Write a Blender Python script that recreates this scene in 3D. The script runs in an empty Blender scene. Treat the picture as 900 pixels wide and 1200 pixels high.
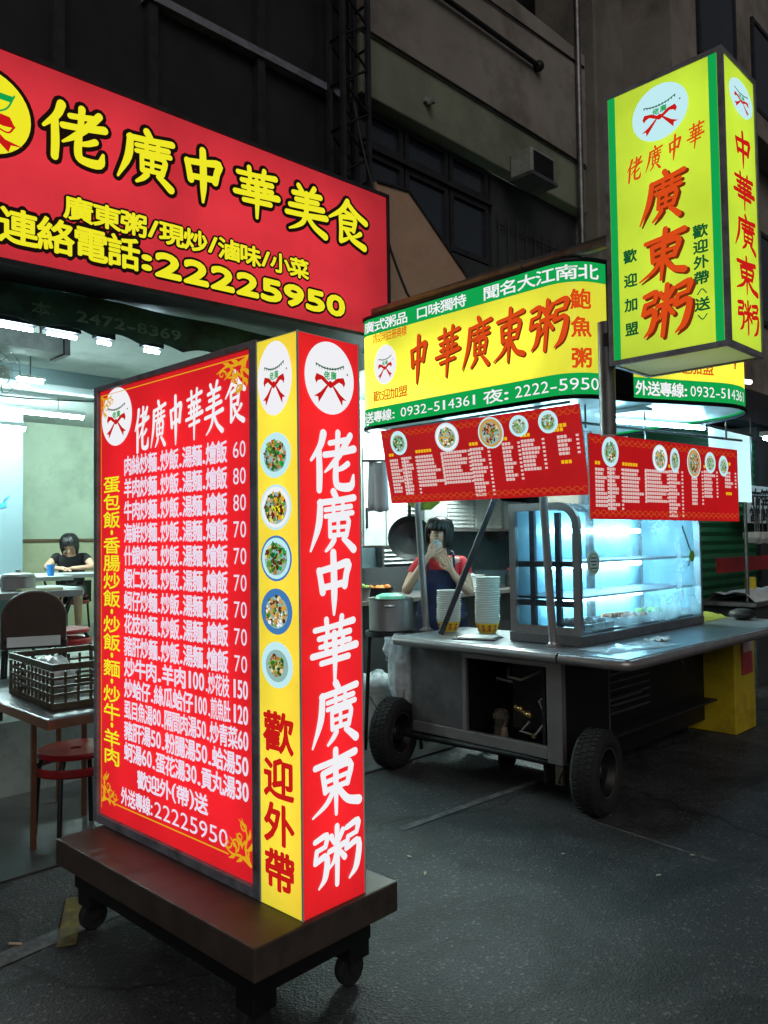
import bpy, bmesh, math, random
from mathutils import Vector, Matrix
random.seed(7)
PI = math.pi
SC = bpy.context.scene
COL = SC.collection

# ------------------------------------------------------------------ camera, world, sun, exposure
def make_camera():
    F, HEAD, PITCH, ROLL = 925.0, math.radians(45), math.radians(2.17), math.radians(0.8)
    f0 = Vector((math.cos(HEAD), math.sin(HEAD), 0)); r0 = Vector((math.sin(HEAD), -math.cos(HEAD), 0)); u0 = Vector((0, 0, 1))
    w = f0*math.cos(PITCH) + u0*math.sin(PITCH); u = u0*math.cos(PITCH) - f0*math.sin(PITCH)
    r = r0*math.cos(ROLL) - u*math.sin(ROLL); u2 = u*math.cos(ROLL) + r0*math.sin(ROLL)
    cd = bpy.data.cameras.new('camera'); co = bpy.data.objects.new('camera', cd); COL.objects.link(co)
    m = Matrix((r, u2, -w)).transposed().to_4x4(); m.translation = (0, 0, 1.5); co.matrix_world = m
    cd.sensor_fit = 'VERTICAL'; cd.sensor_height = 36.0; cd.lens = F/1200*36.0
    cd.clip_start = .05; cd.clip_end = 600
    SC.camera = co
make_camera()

wd = bpy.data.worlds.new('World'); SC.world = wd; wd.use_nodes = True
nt = wd.node_tree
sky = nt.nodes.new('ShaderNodeTexSky'); sky.sky_type = 'NISHITA'; sky.sun_disc = False
sky.sun_elevation = math.radians(38); sky.sun_rotation = math.radians(200)
SKY_STRENGTH = 0.015
nt.nodes['Background'].inputs['Strength'].default_value = SKY_STRENGTH
hs = nt.nodes.new('ShaderNodeHueSaturation'); hs.inputs['Saturation'].default_value = .22
nt.links.new(sky.outputs[0], hs.inputs['Color']); nt.links.new(hs.outputs[0], nt.nodes['Background'].inputs['Color'])

sd = bpy.data.lights.new('sun', 'SUN'); sd.energy = 0.62; sd.angle = math.radians(40); sd.color = (1, .94, .87)
so = bpy.data.objects.new('sun', sd); COL.objects.link(so)
so.rotation_euler = Vector((.55, .62, -.58)).to_track_quat('-Z', 'Y').to_euler()

SC.view_settings.view_transform = 'Standard'; SC.view_settings.look = 'None'
SC.view_settings.exposure = 0.0; SC.view_settings.gamma = 1.0; SC.view_settings.use_curve_mapping = False
SC.render.engine = 'CYCLES'
SC.cycles.use_denoising = True
SC.cycles.max_bounces = 8; SC.cycles.diffuse_bounces = 4; SC.cycles.glossy_bounces = 4; SC.cycles.transmission_bounces = 6
SC.cycles.transparent_max_bounces = 12; SC.cycles.sample_clamp_indirect = 4.0
SC.cycles.caustics_reflective = False; SC.cycles.caustics_refractive = False

# ------------------------------------------------------------------ materials
def lin(c):
    r = []
    for v in c[:3]:
        v = v/255.0
        r.append(v/12.92 if v <= .04045 else ((v+.055)/1.055)**2.4)
    return (r[0], r[1], r[2], 1)

def N(m, t, **k):
    n = m.node_tree.nodes.new(t)
    for a, b in k.items(): setattr(n, a, b)
    return n

def pmat(name, rgb, rough=.6, metal=0.0, var=.25, scale=6.0, bump=.0, bscale=60.0, spec=.5, dirt=None, dirt_scale=2.0, alpha=None, trans=0.0, coat=0.0, stretch=None):
    """Principled material: base colour broken up by noise (wear that belongs to the surface), optional bump and dirt."""
    m = bpy.data.materials.new(name); m.use_nodes = True
    b = m.node_tree.nodes['Principled BSDF']; L = m.node_tree.links
    c = lin(rgb)
    tc = N(m, 'ShaderNodeTexCoord')
    src = tc.outputs['Object']
    if stretch:
        mp = N(m, 'ShaderNodeMapping'); mp.inputs['Scale'].default_value = stretch
        L.new(src, mp.inputs[0]); src = mp.outputs[0]
    n = N(m, 'ShaderNodeTexNoise'); n.inputs['Scale'].default_value = scale; n.inputs['Detail'].default_value = 6; n.inputs['Roughness'].default_value = .65
    L.new(src, n.inputs['Vector'])
    r = N(m, 'ShaderNodeValToRGB')
    r.color_ramp.elements[0].position = .3; r.color_ramp.elements[1].position = .7
    r.color_ramp.elements[0].color = [max(0, x*(1-var)) for x in c[:3]]+[1]
    r.color_ramp.elements[1].color = [min(1, x*(1+var)) for x in c[:3]]+[1]
    L.new(n.outputs['Fac'], r.inputs[0])
    out = r.outputs[0]
    if dirt:
        n2 = N(m, 'ShaderNodeTexNoise'); n2.inputs['Scale'].default_value = dirt_scale; n2.inputs['Detail'].default_value = 8; n2.inputs['Roughness'].default_value = .7
        L.new(src, n2.inputs['Vector'])
        r2 = N(m, 'ShaderNodeValToRGB'); r2.color_ramp.elements[0].position = .48; r2.color_ramp.elements[1].position = .72
        L.new(n2.outputs['Fac'], r2.inputs[0])
        mx = N(m, 'ShaderNodeMix', data_type='RGBA'); mx.inputs['B'].default_value = lin(dirt)
        L.new(r2.outputs[0], mx.inputs['Factor']); L.new(out, mx.inputs['A']); out = mx.outputs['Result']
    L.new(out, b.inputs['Base Color'])
    rr = N(m, 'ShaderNodeMapRange'); rv = .04 if metal > .35 else .12; rr.inputs['To Min'].default_value = max(.02, rough-rv); rr.inputs['To Max'].default_value = min(1, rough+rv)
    L.new(n.outputs['Fac'], rr.inputs['Value']); L.new(rr.outputs[0], b.inputs['Roughness'])
    b.inputs['Metallic'].default_value = metal
    b.inputs['Specular IOR Level'].default_value = spec
    b.inputs['Coat Weight'].default_value = coat
    b.inputs['Transmission Weight'].default_value = trans
    if alpha is not None: b.inputs['Alpha'].default_value = alpha
    if bump:
        n3 = N(m, 'ShaderNodeTexNoise'); n3.inputs['Scale'].default_value = bscale; n3.inputs['Detail'].default_value = 5
        L.new(src, n3.inputs['Vector'])
        bp = N(m, 'ShaderNodeBump'); bp.inputs['Strength'].default_value = bump; bp.inputs['Distance'].default_value = .01
        L.new(n3.outputs['Fac'], bp.inputs['Height']); L.new(bp.outputs[0], b.inputs['Normal'])
    return m

def emat(name, rgb, s=1.0, sample=False):
    """Printed film on a backlit sign, or a lamp: gives off light."""
    m = bpy.data.materials.new(name); m.use_nodes = True
    m.node_tree.nodes.remove(m.node_tree.nodes['Principled BSDF'])
    e = N(m, 'ShaderNodeEmission'); e.inputs['Color'].default_value = lin(rgb); e.inputs['Strength'].default_value = s
    m.node_tree.links.new(e.outputs[0], m.node_tree.nodes['Material Output'].inputs['Surface'])
    m.cycles.emission_sampling = 'FRONT_BACK' if sample else 'NONE'
    return m

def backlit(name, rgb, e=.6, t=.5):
    """Acrylic sign face: part of its glow is even, part comes through from the tubes standing inside the box; banners have none and just glow."""
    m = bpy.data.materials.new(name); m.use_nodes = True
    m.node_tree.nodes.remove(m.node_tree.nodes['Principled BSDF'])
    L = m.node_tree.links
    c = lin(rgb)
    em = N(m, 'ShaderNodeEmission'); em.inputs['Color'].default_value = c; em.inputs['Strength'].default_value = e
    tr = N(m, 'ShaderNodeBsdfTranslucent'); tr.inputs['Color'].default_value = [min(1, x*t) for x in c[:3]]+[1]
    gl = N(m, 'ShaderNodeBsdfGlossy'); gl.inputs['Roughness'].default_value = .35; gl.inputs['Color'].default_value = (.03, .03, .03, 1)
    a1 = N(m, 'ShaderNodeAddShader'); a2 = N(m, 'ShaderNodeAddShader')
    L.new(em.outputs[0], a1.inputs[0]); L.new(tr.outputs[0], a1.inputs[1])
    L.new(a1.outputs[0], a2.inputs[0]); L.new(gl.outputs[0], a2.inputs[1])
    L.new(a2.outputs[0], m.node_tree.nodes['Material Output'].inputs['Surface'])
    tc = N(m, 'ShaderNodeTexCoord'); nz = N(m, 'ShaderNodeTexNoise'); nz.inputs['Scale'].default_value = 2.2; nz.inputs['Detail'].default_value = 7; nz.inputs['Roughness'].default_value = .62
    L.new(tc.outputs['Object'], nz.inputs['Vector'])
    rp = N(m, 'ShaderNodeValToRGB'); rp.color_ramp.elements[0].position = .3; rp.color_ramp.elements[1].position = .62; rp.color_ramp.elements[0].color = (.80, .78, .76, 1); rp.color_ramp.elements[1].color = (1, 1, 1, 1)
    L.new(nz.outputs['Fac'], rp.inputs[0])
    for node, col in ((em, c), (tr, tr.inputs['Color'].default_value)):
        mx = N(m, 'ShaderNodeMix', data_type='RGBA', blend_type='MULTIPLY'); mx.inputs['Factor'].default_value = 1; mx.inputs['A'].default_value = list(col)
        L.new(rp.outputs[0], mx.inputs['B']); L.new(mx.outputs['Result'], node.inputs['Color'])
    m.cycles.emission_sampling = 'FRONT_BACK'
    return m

def glass_mat(name, tint=(.9, .97, 1), a=.12):
    m = bpy.data.materials.new(name); m.use_nodes = True
    m.node_tree.nodes.remove(m.node_tree.nodes['Principled BSDF']); L = m.node_tree.links
    t = N(m, 'ShaderNodeBsdfTransparent'); t.inputs['Color'].default_value = (*tint, 1)
    g = N(m, 'ShaderNodeBsdfGlossy'); g.inputs['Roughness'].default_value = .04
    fr = N(m, 'ShaderNodeFresnel'); fr.inputs['IOR'].default_value = 1.45
    mx = N(m, 'ShaderNodeMixShader')
    L.new(fr.outputs[0], mx.inputs[0]); L.new(t.outputs[0], mx.inputs[1]); L.new(g.outputs[0], mx.inputs[2])
    L.new(mx.outputs[0], m.node_tree.nodes['Material Output'].inputs['Surface'])
    return m

def film_mat(name, rgb, cover=.35):
    """Thin plastic film: mostly see-through with milky folds."""
    m = bpy.data.materials.new(name); m.use_nodes = True
    b = m.node_tree.nodes['Principled BSDF']; L = m.node_tree.links
    b.inputs['Base Color'].default_value = lin(rgb); b.inputs['Roughness'].default_value = .25
    n = N(m, 'ShaderNodeTexNoise'); n.inputs['Scale'].default_value = 14; n.inputs['Detail'].default_value = 4
    mr = N(m, 'ShaderNodeMapRange'); mr.inputs['From Min'].default_value = .35; mr.inputs['From Max'].default_value = .7
    mr.inputs['To Min'].default_value = cover*.5; mr.inputs['To Max'].default_value = min(1, cover*1.6)
    tc = N(m, 'ShaderNodeTexCoord'); L.new(tc.outputs['Object'], n.inputs['Vector'])
    L.new(n.outputs['Fac'], mr.inputs['Value']); L.new(mr.outputs[0], b.inputs['Alpha'])
    return m

def asphalt_mat():
    m = bpy.data.materials.new('asphalt'); m.use_nodes = True
    b = m.node_tree.nodes['Principled BSDF']; L = m.node_tree.links
    tc = N(m, 'ShaderNodeTexCoord')
    n1 = N(m, 'ShaderNodeTexNoise'); n1.inputs['Scale'].default_value = .9; n1.inputs['Detail'].default_value = 8; n1.inputs['Roughness'].default_value = .6
    n2 = N(m, 'ShaderNodeTexNoise'); n2.inputs['Scale'].default_value = 130; n2.inputs['Detail'].default_value = 3
    v = N(m, 'ShaderNodeTexVoronoi'); v.inputs['Scale'].default_value = 95
    for x in (n1, n2, v): L.new(tc.outputs['Object'], x.inputs['Vector'])
    r1 = N(m, 'ShaderNodeValToRGB'); r1.color_ramp.elements[0].position = .32; r1.color_ramp.elements[1].position = .68
    r1.color_ramp.elements[0].color = (.022, .022, .024, 1); r1.color_ramp.elements[1].color = (.054, .054, .059, 1)
    L.new(n1.outputs['Fac'], r1.inputs[0])
    r2 = N(m, 'ShaderNodeValToRGB'); r2.color_ramp.elements[0].position = .35; r2.color_ramp.elements[1].position = .75
    r2.color_ramp.elements[0].color = (.42, .42, .42, 1); r2.color_ramp.elements[1].color = (1.95, 1.95, 1.95, 1)
    L.new(n2.outputs['Fac'], r2.inputs[0])
    mx = N(m, 'ShaderNodeMix', data_type='RGBA', blend_type='MULTIPLY'); mx.inputs['Factor'].default_value = 1
    L.new(r1.outputs[0], mx.inputs['A']); L.new(r2.outputs[0], mx.inputs['B'])
    # a few pale stones in the mix
    r3 = N(m, 'ShaderNodeValToRGB'); r3.color_ramp.elements[0].position = .93; r3.color_ramp.elements[1].position = .96
    sep = N(m, 'ShaderNodeSeparateColor'); L.new(v.outputs['Color'], sep.inputs[0]); L.new(sep.outputs[0], r3.inputs[0])
    mx2 = N(m, 'ShaderNodeMix', data_type='RGBA'); mx2.inputs['B'].default_value = (.12, .117, .11, 1)
    L.new(r3.outputs[0], mx2.inputs['Factor']); L.new(mx.outputs['Result'], mx2.inputs['A'])
    n4 = N(m, 'ShaderNodeTexNoise'); n4.inputs['Scale'].default_value = 2.1; n4.inputs['Detail'].default_value = 9; n4.inputs['Roughness'].default_value = .7; n4.inputs['Distortion'].default_value = .6
    vc = N(m, 'ShaderNodeTexVoronoi', feature='DISTANCE_TO_EDGE'); vc.inputs['Scale'].default_value = .55
    dn = N(m, 'ShaderNodeTexNoise'); dn.inputs['Scale'].default_value = 3.0; dn.inputs['Detail'].default_value = 6
    va = N(m, 'ShaderNodeVectorMath', operation='MULTIPLY_ADD'); va.inputs[1].default_value = (.55, .55, 0)
    L.new(tc.outputs['Object'], n4.inputs['Vector']); L.new(tc.outputs['Object'], dn.inputs['Vector'])
    L.new(dn.outputs['Color'], va.inputs[0]); L.new(tc.outputs['Object'], va.inputs[2]); L.new(va.outputs[0], vc.inputs['Vector'])
    rc = N(m, 'ShaderNodeValToRGB'); rc.color_ramp.elements[0].position = .004; rc.color_ramp.elements[1].position = .012; rc.color_ramp.elements[0].color = (.35, .35, .35, 1); rc.color_ramp.elements[1].color = (1, 1, 1, 1)
    L.new(vc.outputs['Distance'], rc.inputs[0])
    rs = N(m, 'ShaderNodeValToRGB'); rs.color_ramp.elements[0].position = .40; rs.color_ramp.elements[1].position = .56; rs.color_ramp.elements[0].color = (.42, .42, .42, 1); rs.color_ramp.elements[1].color = (1, 1, 1, 1)
    L.new(n4.outputs['Fac'], rs.inputs[0])
    m3 = N(m, 'ShaderNodeMix', data_type='RGBA', blend_type='MULTIPLY'); m3.inputs['Factor'].default_value = 1; L.new(mx2.outputs['Result'], m3.inputs['A']); L.new(rc.outputs[0], m3.inputs['B'])
    m4 = N(m, 'ShaderNodeMix', data_type='RGBA', blend_type='MULTIPLY'); m4.inputs['Factor'].default_value = 1; L.new(m3.outputs['Result'], m4.inputs['A']); L.new(rs.outputs[0], m4.inputs['B'])
    L.new(m4.outputs['Result'], b.inputs['Base Color'])
    rr = N(m, 'ShaderNodeMapRange'); rr.inputs['To Min'].default_value = .5; rr.inputs['To Max'].default_value = .85
    L.new(n1.outputs['Fac'], rr.inputs['Value']); L.new(rr.outputs[0], b.inputs['Roughness'])
    bp = N(m, 'ShaderNodeBump'); bp.inputs['Strength'].default_value = .55; bp.inputs['Distance'].default_value = .008
    ad = N(m, 'ShaderNodeMath', operation='ADD'); L.new(v.outputs['Distance'], ad.inputs[0]); L.new(n2.outputs['Fac'], ad.inputs[1])
    L.new(ad.outputs[0], bp.inputs['Height']); L.new(bp.outputs[0], b.inputs['Normal'])
    return m

M = {}
M['asphalt'] = asphalt_mat()
M['marking'] = pmat('worn_white_paint', (90, 91, 93), .85, var=.5, scale=30, dirt=(44, 44, 46), dirt_scale=7)
M['marking_yellow'] = pmat('worn_yellow_paint', (110, 95, 45), .8, var=.5, scale=25, dirt=(60, 58, 50), dirt_scale=9)
M['tile'] = pmat('arcade_floor_tile', (70, 70, 70), .35, var=.3, scale=3, dirt=(35, 35, 35))
M['shop_tile'] = pmat('shop_floor_tile', (150, 155, 150), .3, var=.2, scale=3, dirt=(90, 92, 90))
M['concrete'] = pmat('grey_concrete', (122, 116, 108), .85, var=.25, scale=1.5, bump=.3, bscale=30, dirt=(78, 74, 70), dirt_scale=.9)
M['brown_concrete'] = pmat('brown_concrete', (142, 134, 126), .85, var=.25, scale=1.2, bump=.3, bscale=30, dirt=(70, 60, 52), dirt_scale=.7)
M['green_paint'] = pmat('pale_green_soffit_paint', (126, 130, 112), .8, var=.2, scale=2, dirt=(95, 100, 84), dirt_scale=1.3)
M['dark_panel'] = pmat('dark_facade_panel', (34, 35, 37), .45, var=.35, scale=3, dirt=(20, 20, 21))
M['dark_metal'] = pmat('dark_painted_steel', (52, 52, 58), .5, metal=.4, var=.3, scale=12, dirt=(38, 34, 32), dirt_scale=8)
M['black_metal'] = pmat('black_steel', (24, 24, 26), .5, metal=.3, var=.3, scale=12)
M['steel'] = pmat('stainless_steel', (158, 152, 153), .32, metal=.7, var=.07, scale=9, dirt=(140, 132, 130), dirt_scale=3.5)
M['dull_steel'] = pmat('dull_stainless_panel', (104, 100, 102), .42, metal=.5, var=.22, scale=9, bump=.05, bscale=20, dirt=(84, 80, 80), dirt_scale=5)
M['counter_steel'] = pmat('worn_counter_steel', (165, 172, 178), .3, metal=.7, var=.1, scale=10, bump=.03, bscale=14, dirt=(138, 143, 148), dirt_scale=6)
M['frame_grey'] = pmat('grey_sign_frame', (132, 134, 146), .45, metal=.15, var=.2, scale=15, dirt=(70, 70, 76), dirt_scale=7)
M['brown_steel'] = pmat('brown_stained_plinth_steel', (74, 64, 58), .5, metal=.1, var=.3, scale=9, bump=.06, bscale=20, dirt=(50, 42, 38), dirt_scale=6)
M['rubber'] = pmat('tyre_rubber', (26, 26, 27), .85, var=.3, scale=20, bump=.25, bscale=90)
M['rim'] = pmat('rusty_wheel_rim', (96, 88, 78), .5, metal=.6, var=.3, scale=20, dirt=(90, 66, 44), dirt_scale=14)
M['hose'] = pmat('grey_rubber_hose', (130, 126, 118), .6)
M['brass'] = pmat('brass_fitting', (170, 140, 90), .35, metal=.9)
M['white_plastic'] = pmat('white_plastic', (205, 208, 206), .45, var=.1, scale=10, dirt=(165, 168, 166), dirt_scale=5)
M['paper'] = pmat('white_paper', (215, 215, 210), .7, var=.08)
M['bowl_yellow'] = pmat('yellow_printed_paper', (232, 186, 30), .5, var=.1)
M['bowl_red'] = pmat('red_print', (170, 40, 24), .5, var=.1)
M['wall_green'] = pmat('pale_green_wall', (192, 204, 184), .75, var=.1, scale=1.5, dirt=(150, 165, 145), dirt_scale=1.2)
M['wall_cream'] = pmat('cream_wall', (190, 190, 158), .75, var=.1, scale=1.5, dirt=(160, 160, 132), dirt_scale=1.2)
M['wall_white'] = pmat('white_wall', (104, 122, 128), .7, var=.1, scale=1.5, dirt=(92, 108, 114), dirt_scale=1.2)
M['rail'] = pmat('brown_rail', (100, 72, 50), .5)
M['ceiling'] = pmat('white_ceiling', (178, 184, 182), .8, var=.12, scale=2, dirt=(140, 146, 146), dirt_scale=1.5)
M['valance'] = pmat('dark_green_canvas', (52, 92, 86), .85, var=.3, scale=6, bump=.2, bscale=120, dirt=(30, 36, 34), dirt_scale=4)
M['valance_print'] = pmat('faded_print', (100, 136, 126), .85, var=.4, scale=14)
M['crate'] = pmat('dark_brown_crate_plastic', (74, 62, 46), .5, var=.25, scale=10, dirt=(40, 34, 26), dirt_scale=6)
M['red_plastic'] = pmat('dark_red_plastic', (150, 30, 34), .35, var=.2, scale=8, dirt=(110, 24, 28), dirt_scale=5)
M['table_top'] = pmat('worn_steel_table', (118, 118, 122), .35, metal=.7, var=.25, scale=8, dirt=(80, 72, 70), dirt_scale=5)
M['table_trim'] = pmat('copper_table_trim', (150, 100, 78), .35, metal=.7, var=.2, scale=8)
M['laminate'] = pmat('white_laminate', (196, 204, 206), .3, var=.08, scale=6)
M['brown_seat'] = pmat('brown_vinyl', (58, 40, 34), .4, var=.25, scale=9, dirt=(36, 28, 26))
M['counter_bag'] = film_mat('cloudy_plastic_film', (200, 214, 222), 1.3)
M['clear_bag'] = film_mat('clear_plastic_bag', (205, 215, 222), .5)
M['milky_bag'] = film_mat('milky_plastic_bag', (200, 204, 208), .95)
M['skin'] = pmat('skin', (214, 168, 142), .55, var=.06, scale=20)
M['hair'] = pmat('black_hair', (16, 14, 15), .45, var=.3, scale=40, stretch=(1, 1, .2))
M['eye'] = pmat('dark_eye', (20, 16, 15), .2)
M['lip'] = pmat('lip', (176, 92, 86), .5)
M['red_shirt'] = pmat('red_cotton', (206, 44, 52), .85, var=.15, scale=12, bump=.2, bscale=60)
M['apron'] = pmat('navy_cotton', (24, 28, 62), .85, var=.25, scale=12, bump=.2, bscale=60)
M['black_cloth'] = pmat('black_cotton', (20, 20, 23), .9, var=.3, scale=12)
M['denim'] = pmat('dark_trousers', (34, 38, 52), .9, var=.2, scale=12)
M['glass'] = glass_mat('clear_glass')
def glow_haze():
    m = glass_mat('glow_haze_case_glass'); L = m.node_tree.links; out = m.node_tree.nodes['Material Output']
    old = out.inputs['Surface'].links[0].from_socket
    d = N(m, 'ShaderNodeBsdfTranslucent'); d.inputs['Color'].default_value = (.9, .95, 1, 1)  # translucent haze mixed in so the case tubes make the glass glow
    n = N(m, 'ShaderNodeTexNoise'); n.inputs['Scale'].default_value = 3.5; n.inputs['Detail'].default_value = 5
    tc = N(m, 'ShaderNodeTexCoord'); L.new(tc.outputs['Object'], n.inputs['Vector'])
    mr = N(m, 'ShaderNodeMapRange'); mr.inputs['From Min'].default_value = .35; mr.inputs['From Max'].default_value = .7; mr.inputs['To Min'].default_value = .04; mr.inputs['To Max'].default_value = .34
    L.new(n.outputs['Fac'], mr.inputs['Value'])
    mx = N(m, 'ShaderNodeMixShader'); L.new(mr.outputs[0], mx.inputs[0]); L.new(old, mx.inputs[1]); L.new(d.outputs[0], mx.inputs[2]); L.new(mx.outputs[0], out.inputs['Surface'])
    return m
M['glow_haze'] = glow_haze()
def sheet_mat():
    m = bpy.data.materials.new('translucent_white_sheet'); m.use_nodes = True; L = m.node_tree.links
    b = m.node_tree.nodes['Principled BSDF']; b.inputs['Base Color'].default_value = (.6, .68, .72, 1); b.inputs['Roughness'].default_value = .4
    t = N(m, 'ShaderNodeBsdfTranslucent'); t.inputs['Color'].default_value = (.7, .82, .88, 1); mx = N(m, 'ShaderNodeMixShader'); mx.inputs[0].default_value = .6
    L.new(b.outputs[0], mx.inputs[1]); L.new(t.outputs[0], mx.inputs[2]); L.new(mx.outputs[0], m.node_tree.nodes['Material Output'].inputs['Surface']); return m
M['wind_sheet'] = sheet_mat()
M['window_glass'] = pmat('dark_window_glass', (40, 48, 58), .12, var=.3, scale=.7, spec=.8)
M['shutter'] = pmat('green_roller_shutter', (14, 96, 54), .5, var=.2, scale=5, dirt=(12, 66, 42), dirt_scale=3)
M['bin_yellow'] = pmat('yellow_painted_box', (196, 172, 36), .45, var=.15, scale=7, dirt=(140, 118, 30), dirt_scale=4)
M['poster_red'] = pmat('pink_red_poster', (176, 62, 70), .6, var=.2, scale=9)
M['poster_white'] = pmat('poster_paper', (200, 178, 176), .6, var=.2, scale=9)
M['cover_cloth'] = pmat('olive_cover_cloth', (138, 146, 44), .8, var=.3, scale=14, bump=.3, bscale=30)
M['board_brown'] = pmat('orange_brown_board', (190, 156, 130), .6, var=.12, scale=3, dirt=(176, 136, 108), dirt_scale=1.6)
M['galv'] = pmat('galvanised_pipe', (120, 120, 122), .42, metal=.8, var=.25, scale=10, dirt=(84, 80, 78), dirt_scale=6)
M['case_blue'] = pmat('pale_blue_case_panel', (152, 198, 214), .5, var=.1, scale=5)
M['canopy_white'] = pmat('white_canopy_sheet', (214, 222, 224), .35, metal=.2, var=.08, scale=5, dirt=(180, 188, 190), dirt_scale=3)
M['canopy_dark'] = pmat('dark_canopy_edge', (42, 44, 48), .5, metal=.4, var=.3, scale=8)
M['ac_white'] = pmat('air_conditioner_casing', (150, 154, 148), .5, var=.15, scale=6, dirt=(110, 112, 106), dirt_scale=5)
M['ink'] = pmat('black_print', (16, 16, 18), .6, var=.1)
M['teal_wall'] = pmat('grey_teal_kitchen_wall', (92, 112, 120), .5, var=.2, scale=4, dirt=(60, 72, 78), dirt_scale=3)
M['dark_wall'] = pmat('dark_grey_wall', (52, 54, 56), .7, var=.3, scale=3)  # plain dark grey, mottled at random
M['food_orange'] = pmat('orange_food', (206, 120, 50), .6, var=.4, scale=30)
M['food_green'] = pmat('green_vegetable', (120, 160, 60), .6, var=.4, scale=30)
M['mint'] = pmat('mint_plastic', (120, 216, 176), .4)
M['blue_plastic'] = pmat('blue_plastic', (50, 130, 205), .35)
M['white_cloth'] = pmat('white_cloth', (200, 204, 208), .85, var=.1)
M['cig'] = pmat('pale_scrap_of_paper', (190, 170, 145), .8)
# lamps
M['tube'] = emat('lit_fluorescent_tube', (206, 240, 236), 540.0, True)
M['tube_kitchen'] = emat('lit_kitchen_tube', (214, 240, 234), 620.0, True)
M['tube_short'] = emat('lit_short_lamp', (205, 238, 255), 110.0, True)
M['tube_case'] = emat('lit_case_tube', (165, 234, 255), 56.0, True)
M['tube_sign'] = emat('lit_sign_tube', (255, 250, 240), 4.2, True)
M['tube_canopy'] = emat('lit_canopy_tube', (176, 236, 255), 62.0, True)
# sign faces and prints
M['face_red'] = backlit('red_sign_face', (230, 36, 46), .58, .9)
M['face_fascia'] = backlit('crimson_sign_face', (224, 54, 66), .50, .9)
M['face_yellow'] = backlit('yellow_sign_face', (244, 240, 74), .58, .9)
M['face_lime'] = backlit('lime_yellow_sign_face', (212, 238, 74), .55, .9)
M['p_white'] = emat('white_print', (246, 246, 250), .95)
M['p_ice'] = emat('pale_blue_print', (196, 240, 246), .95)
M['p_yellow'] = emat('yellow_print', (244, 236, 40), .95)
M['p_gold'] = emat('gold_print', (232, 172, 30), .9)
M['p_black'] = emat('black_print_film', (30, 18, 14), .8)
M['p_red'] = emat('red_print_film', (206, 28, 26), .9)
M['p_orange'] = emat('vermilion_print_film', (222, 76, 26), .95)
M['p_brown'] = emat('brown_print_film', (120, 44, 14), .9)
M['p_green'] = emat('green_print_film', (18, 164, 78), .95)
M['p_dkgreen'] = emat('dark_green_print_film', (20, 92, 48), .9)
M['p_blue'] = emat('blue_plate_film', (70, 128, 190), .9)
M['p_lime'] = emat('light_green_food_film', (132, 176, 60), .9)
M['p_tan'] = emat('tan_food_film', (206, 160, 86), .9)
M['p_maroon'] = emat('maroon_food_film', (110, 40, 30), .9)
M['p_violet'] = emat('menu_white_print', (238, 226, 244), .95)
for nm, c_ in (('p_lime2', (96, 150, 52)), ('p_leaf', (58, 112, 40)), ('p_tan2', (178, 122, 62)), ('p_cream', (236, 214, 160)), ('p_soy', (84, 48, 26)), ('p_chili', (190, 52, 30)), ('p_shade', (150, 190, 186))): M[nm] = emat(nm+'_film', c_, .9)
M['b_red'] = backlit('glowing_banner_red', (206, 26, 32), .62, .5)  # banner is no lamp: own glow replaces canopy lamps shining through it
M['b_cell'] = emat('glowing_banner_white', (228, 200, 196), .9)  # banner print emits too, so it stays bright on the glowing sheet
M['b_orange'] = emat('glowing_banner_orange', (214, 84, 34), .75)
M['b_yellow'] = emat('glowing_banner_yellow', (244, 190, 30), .9)

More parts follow.
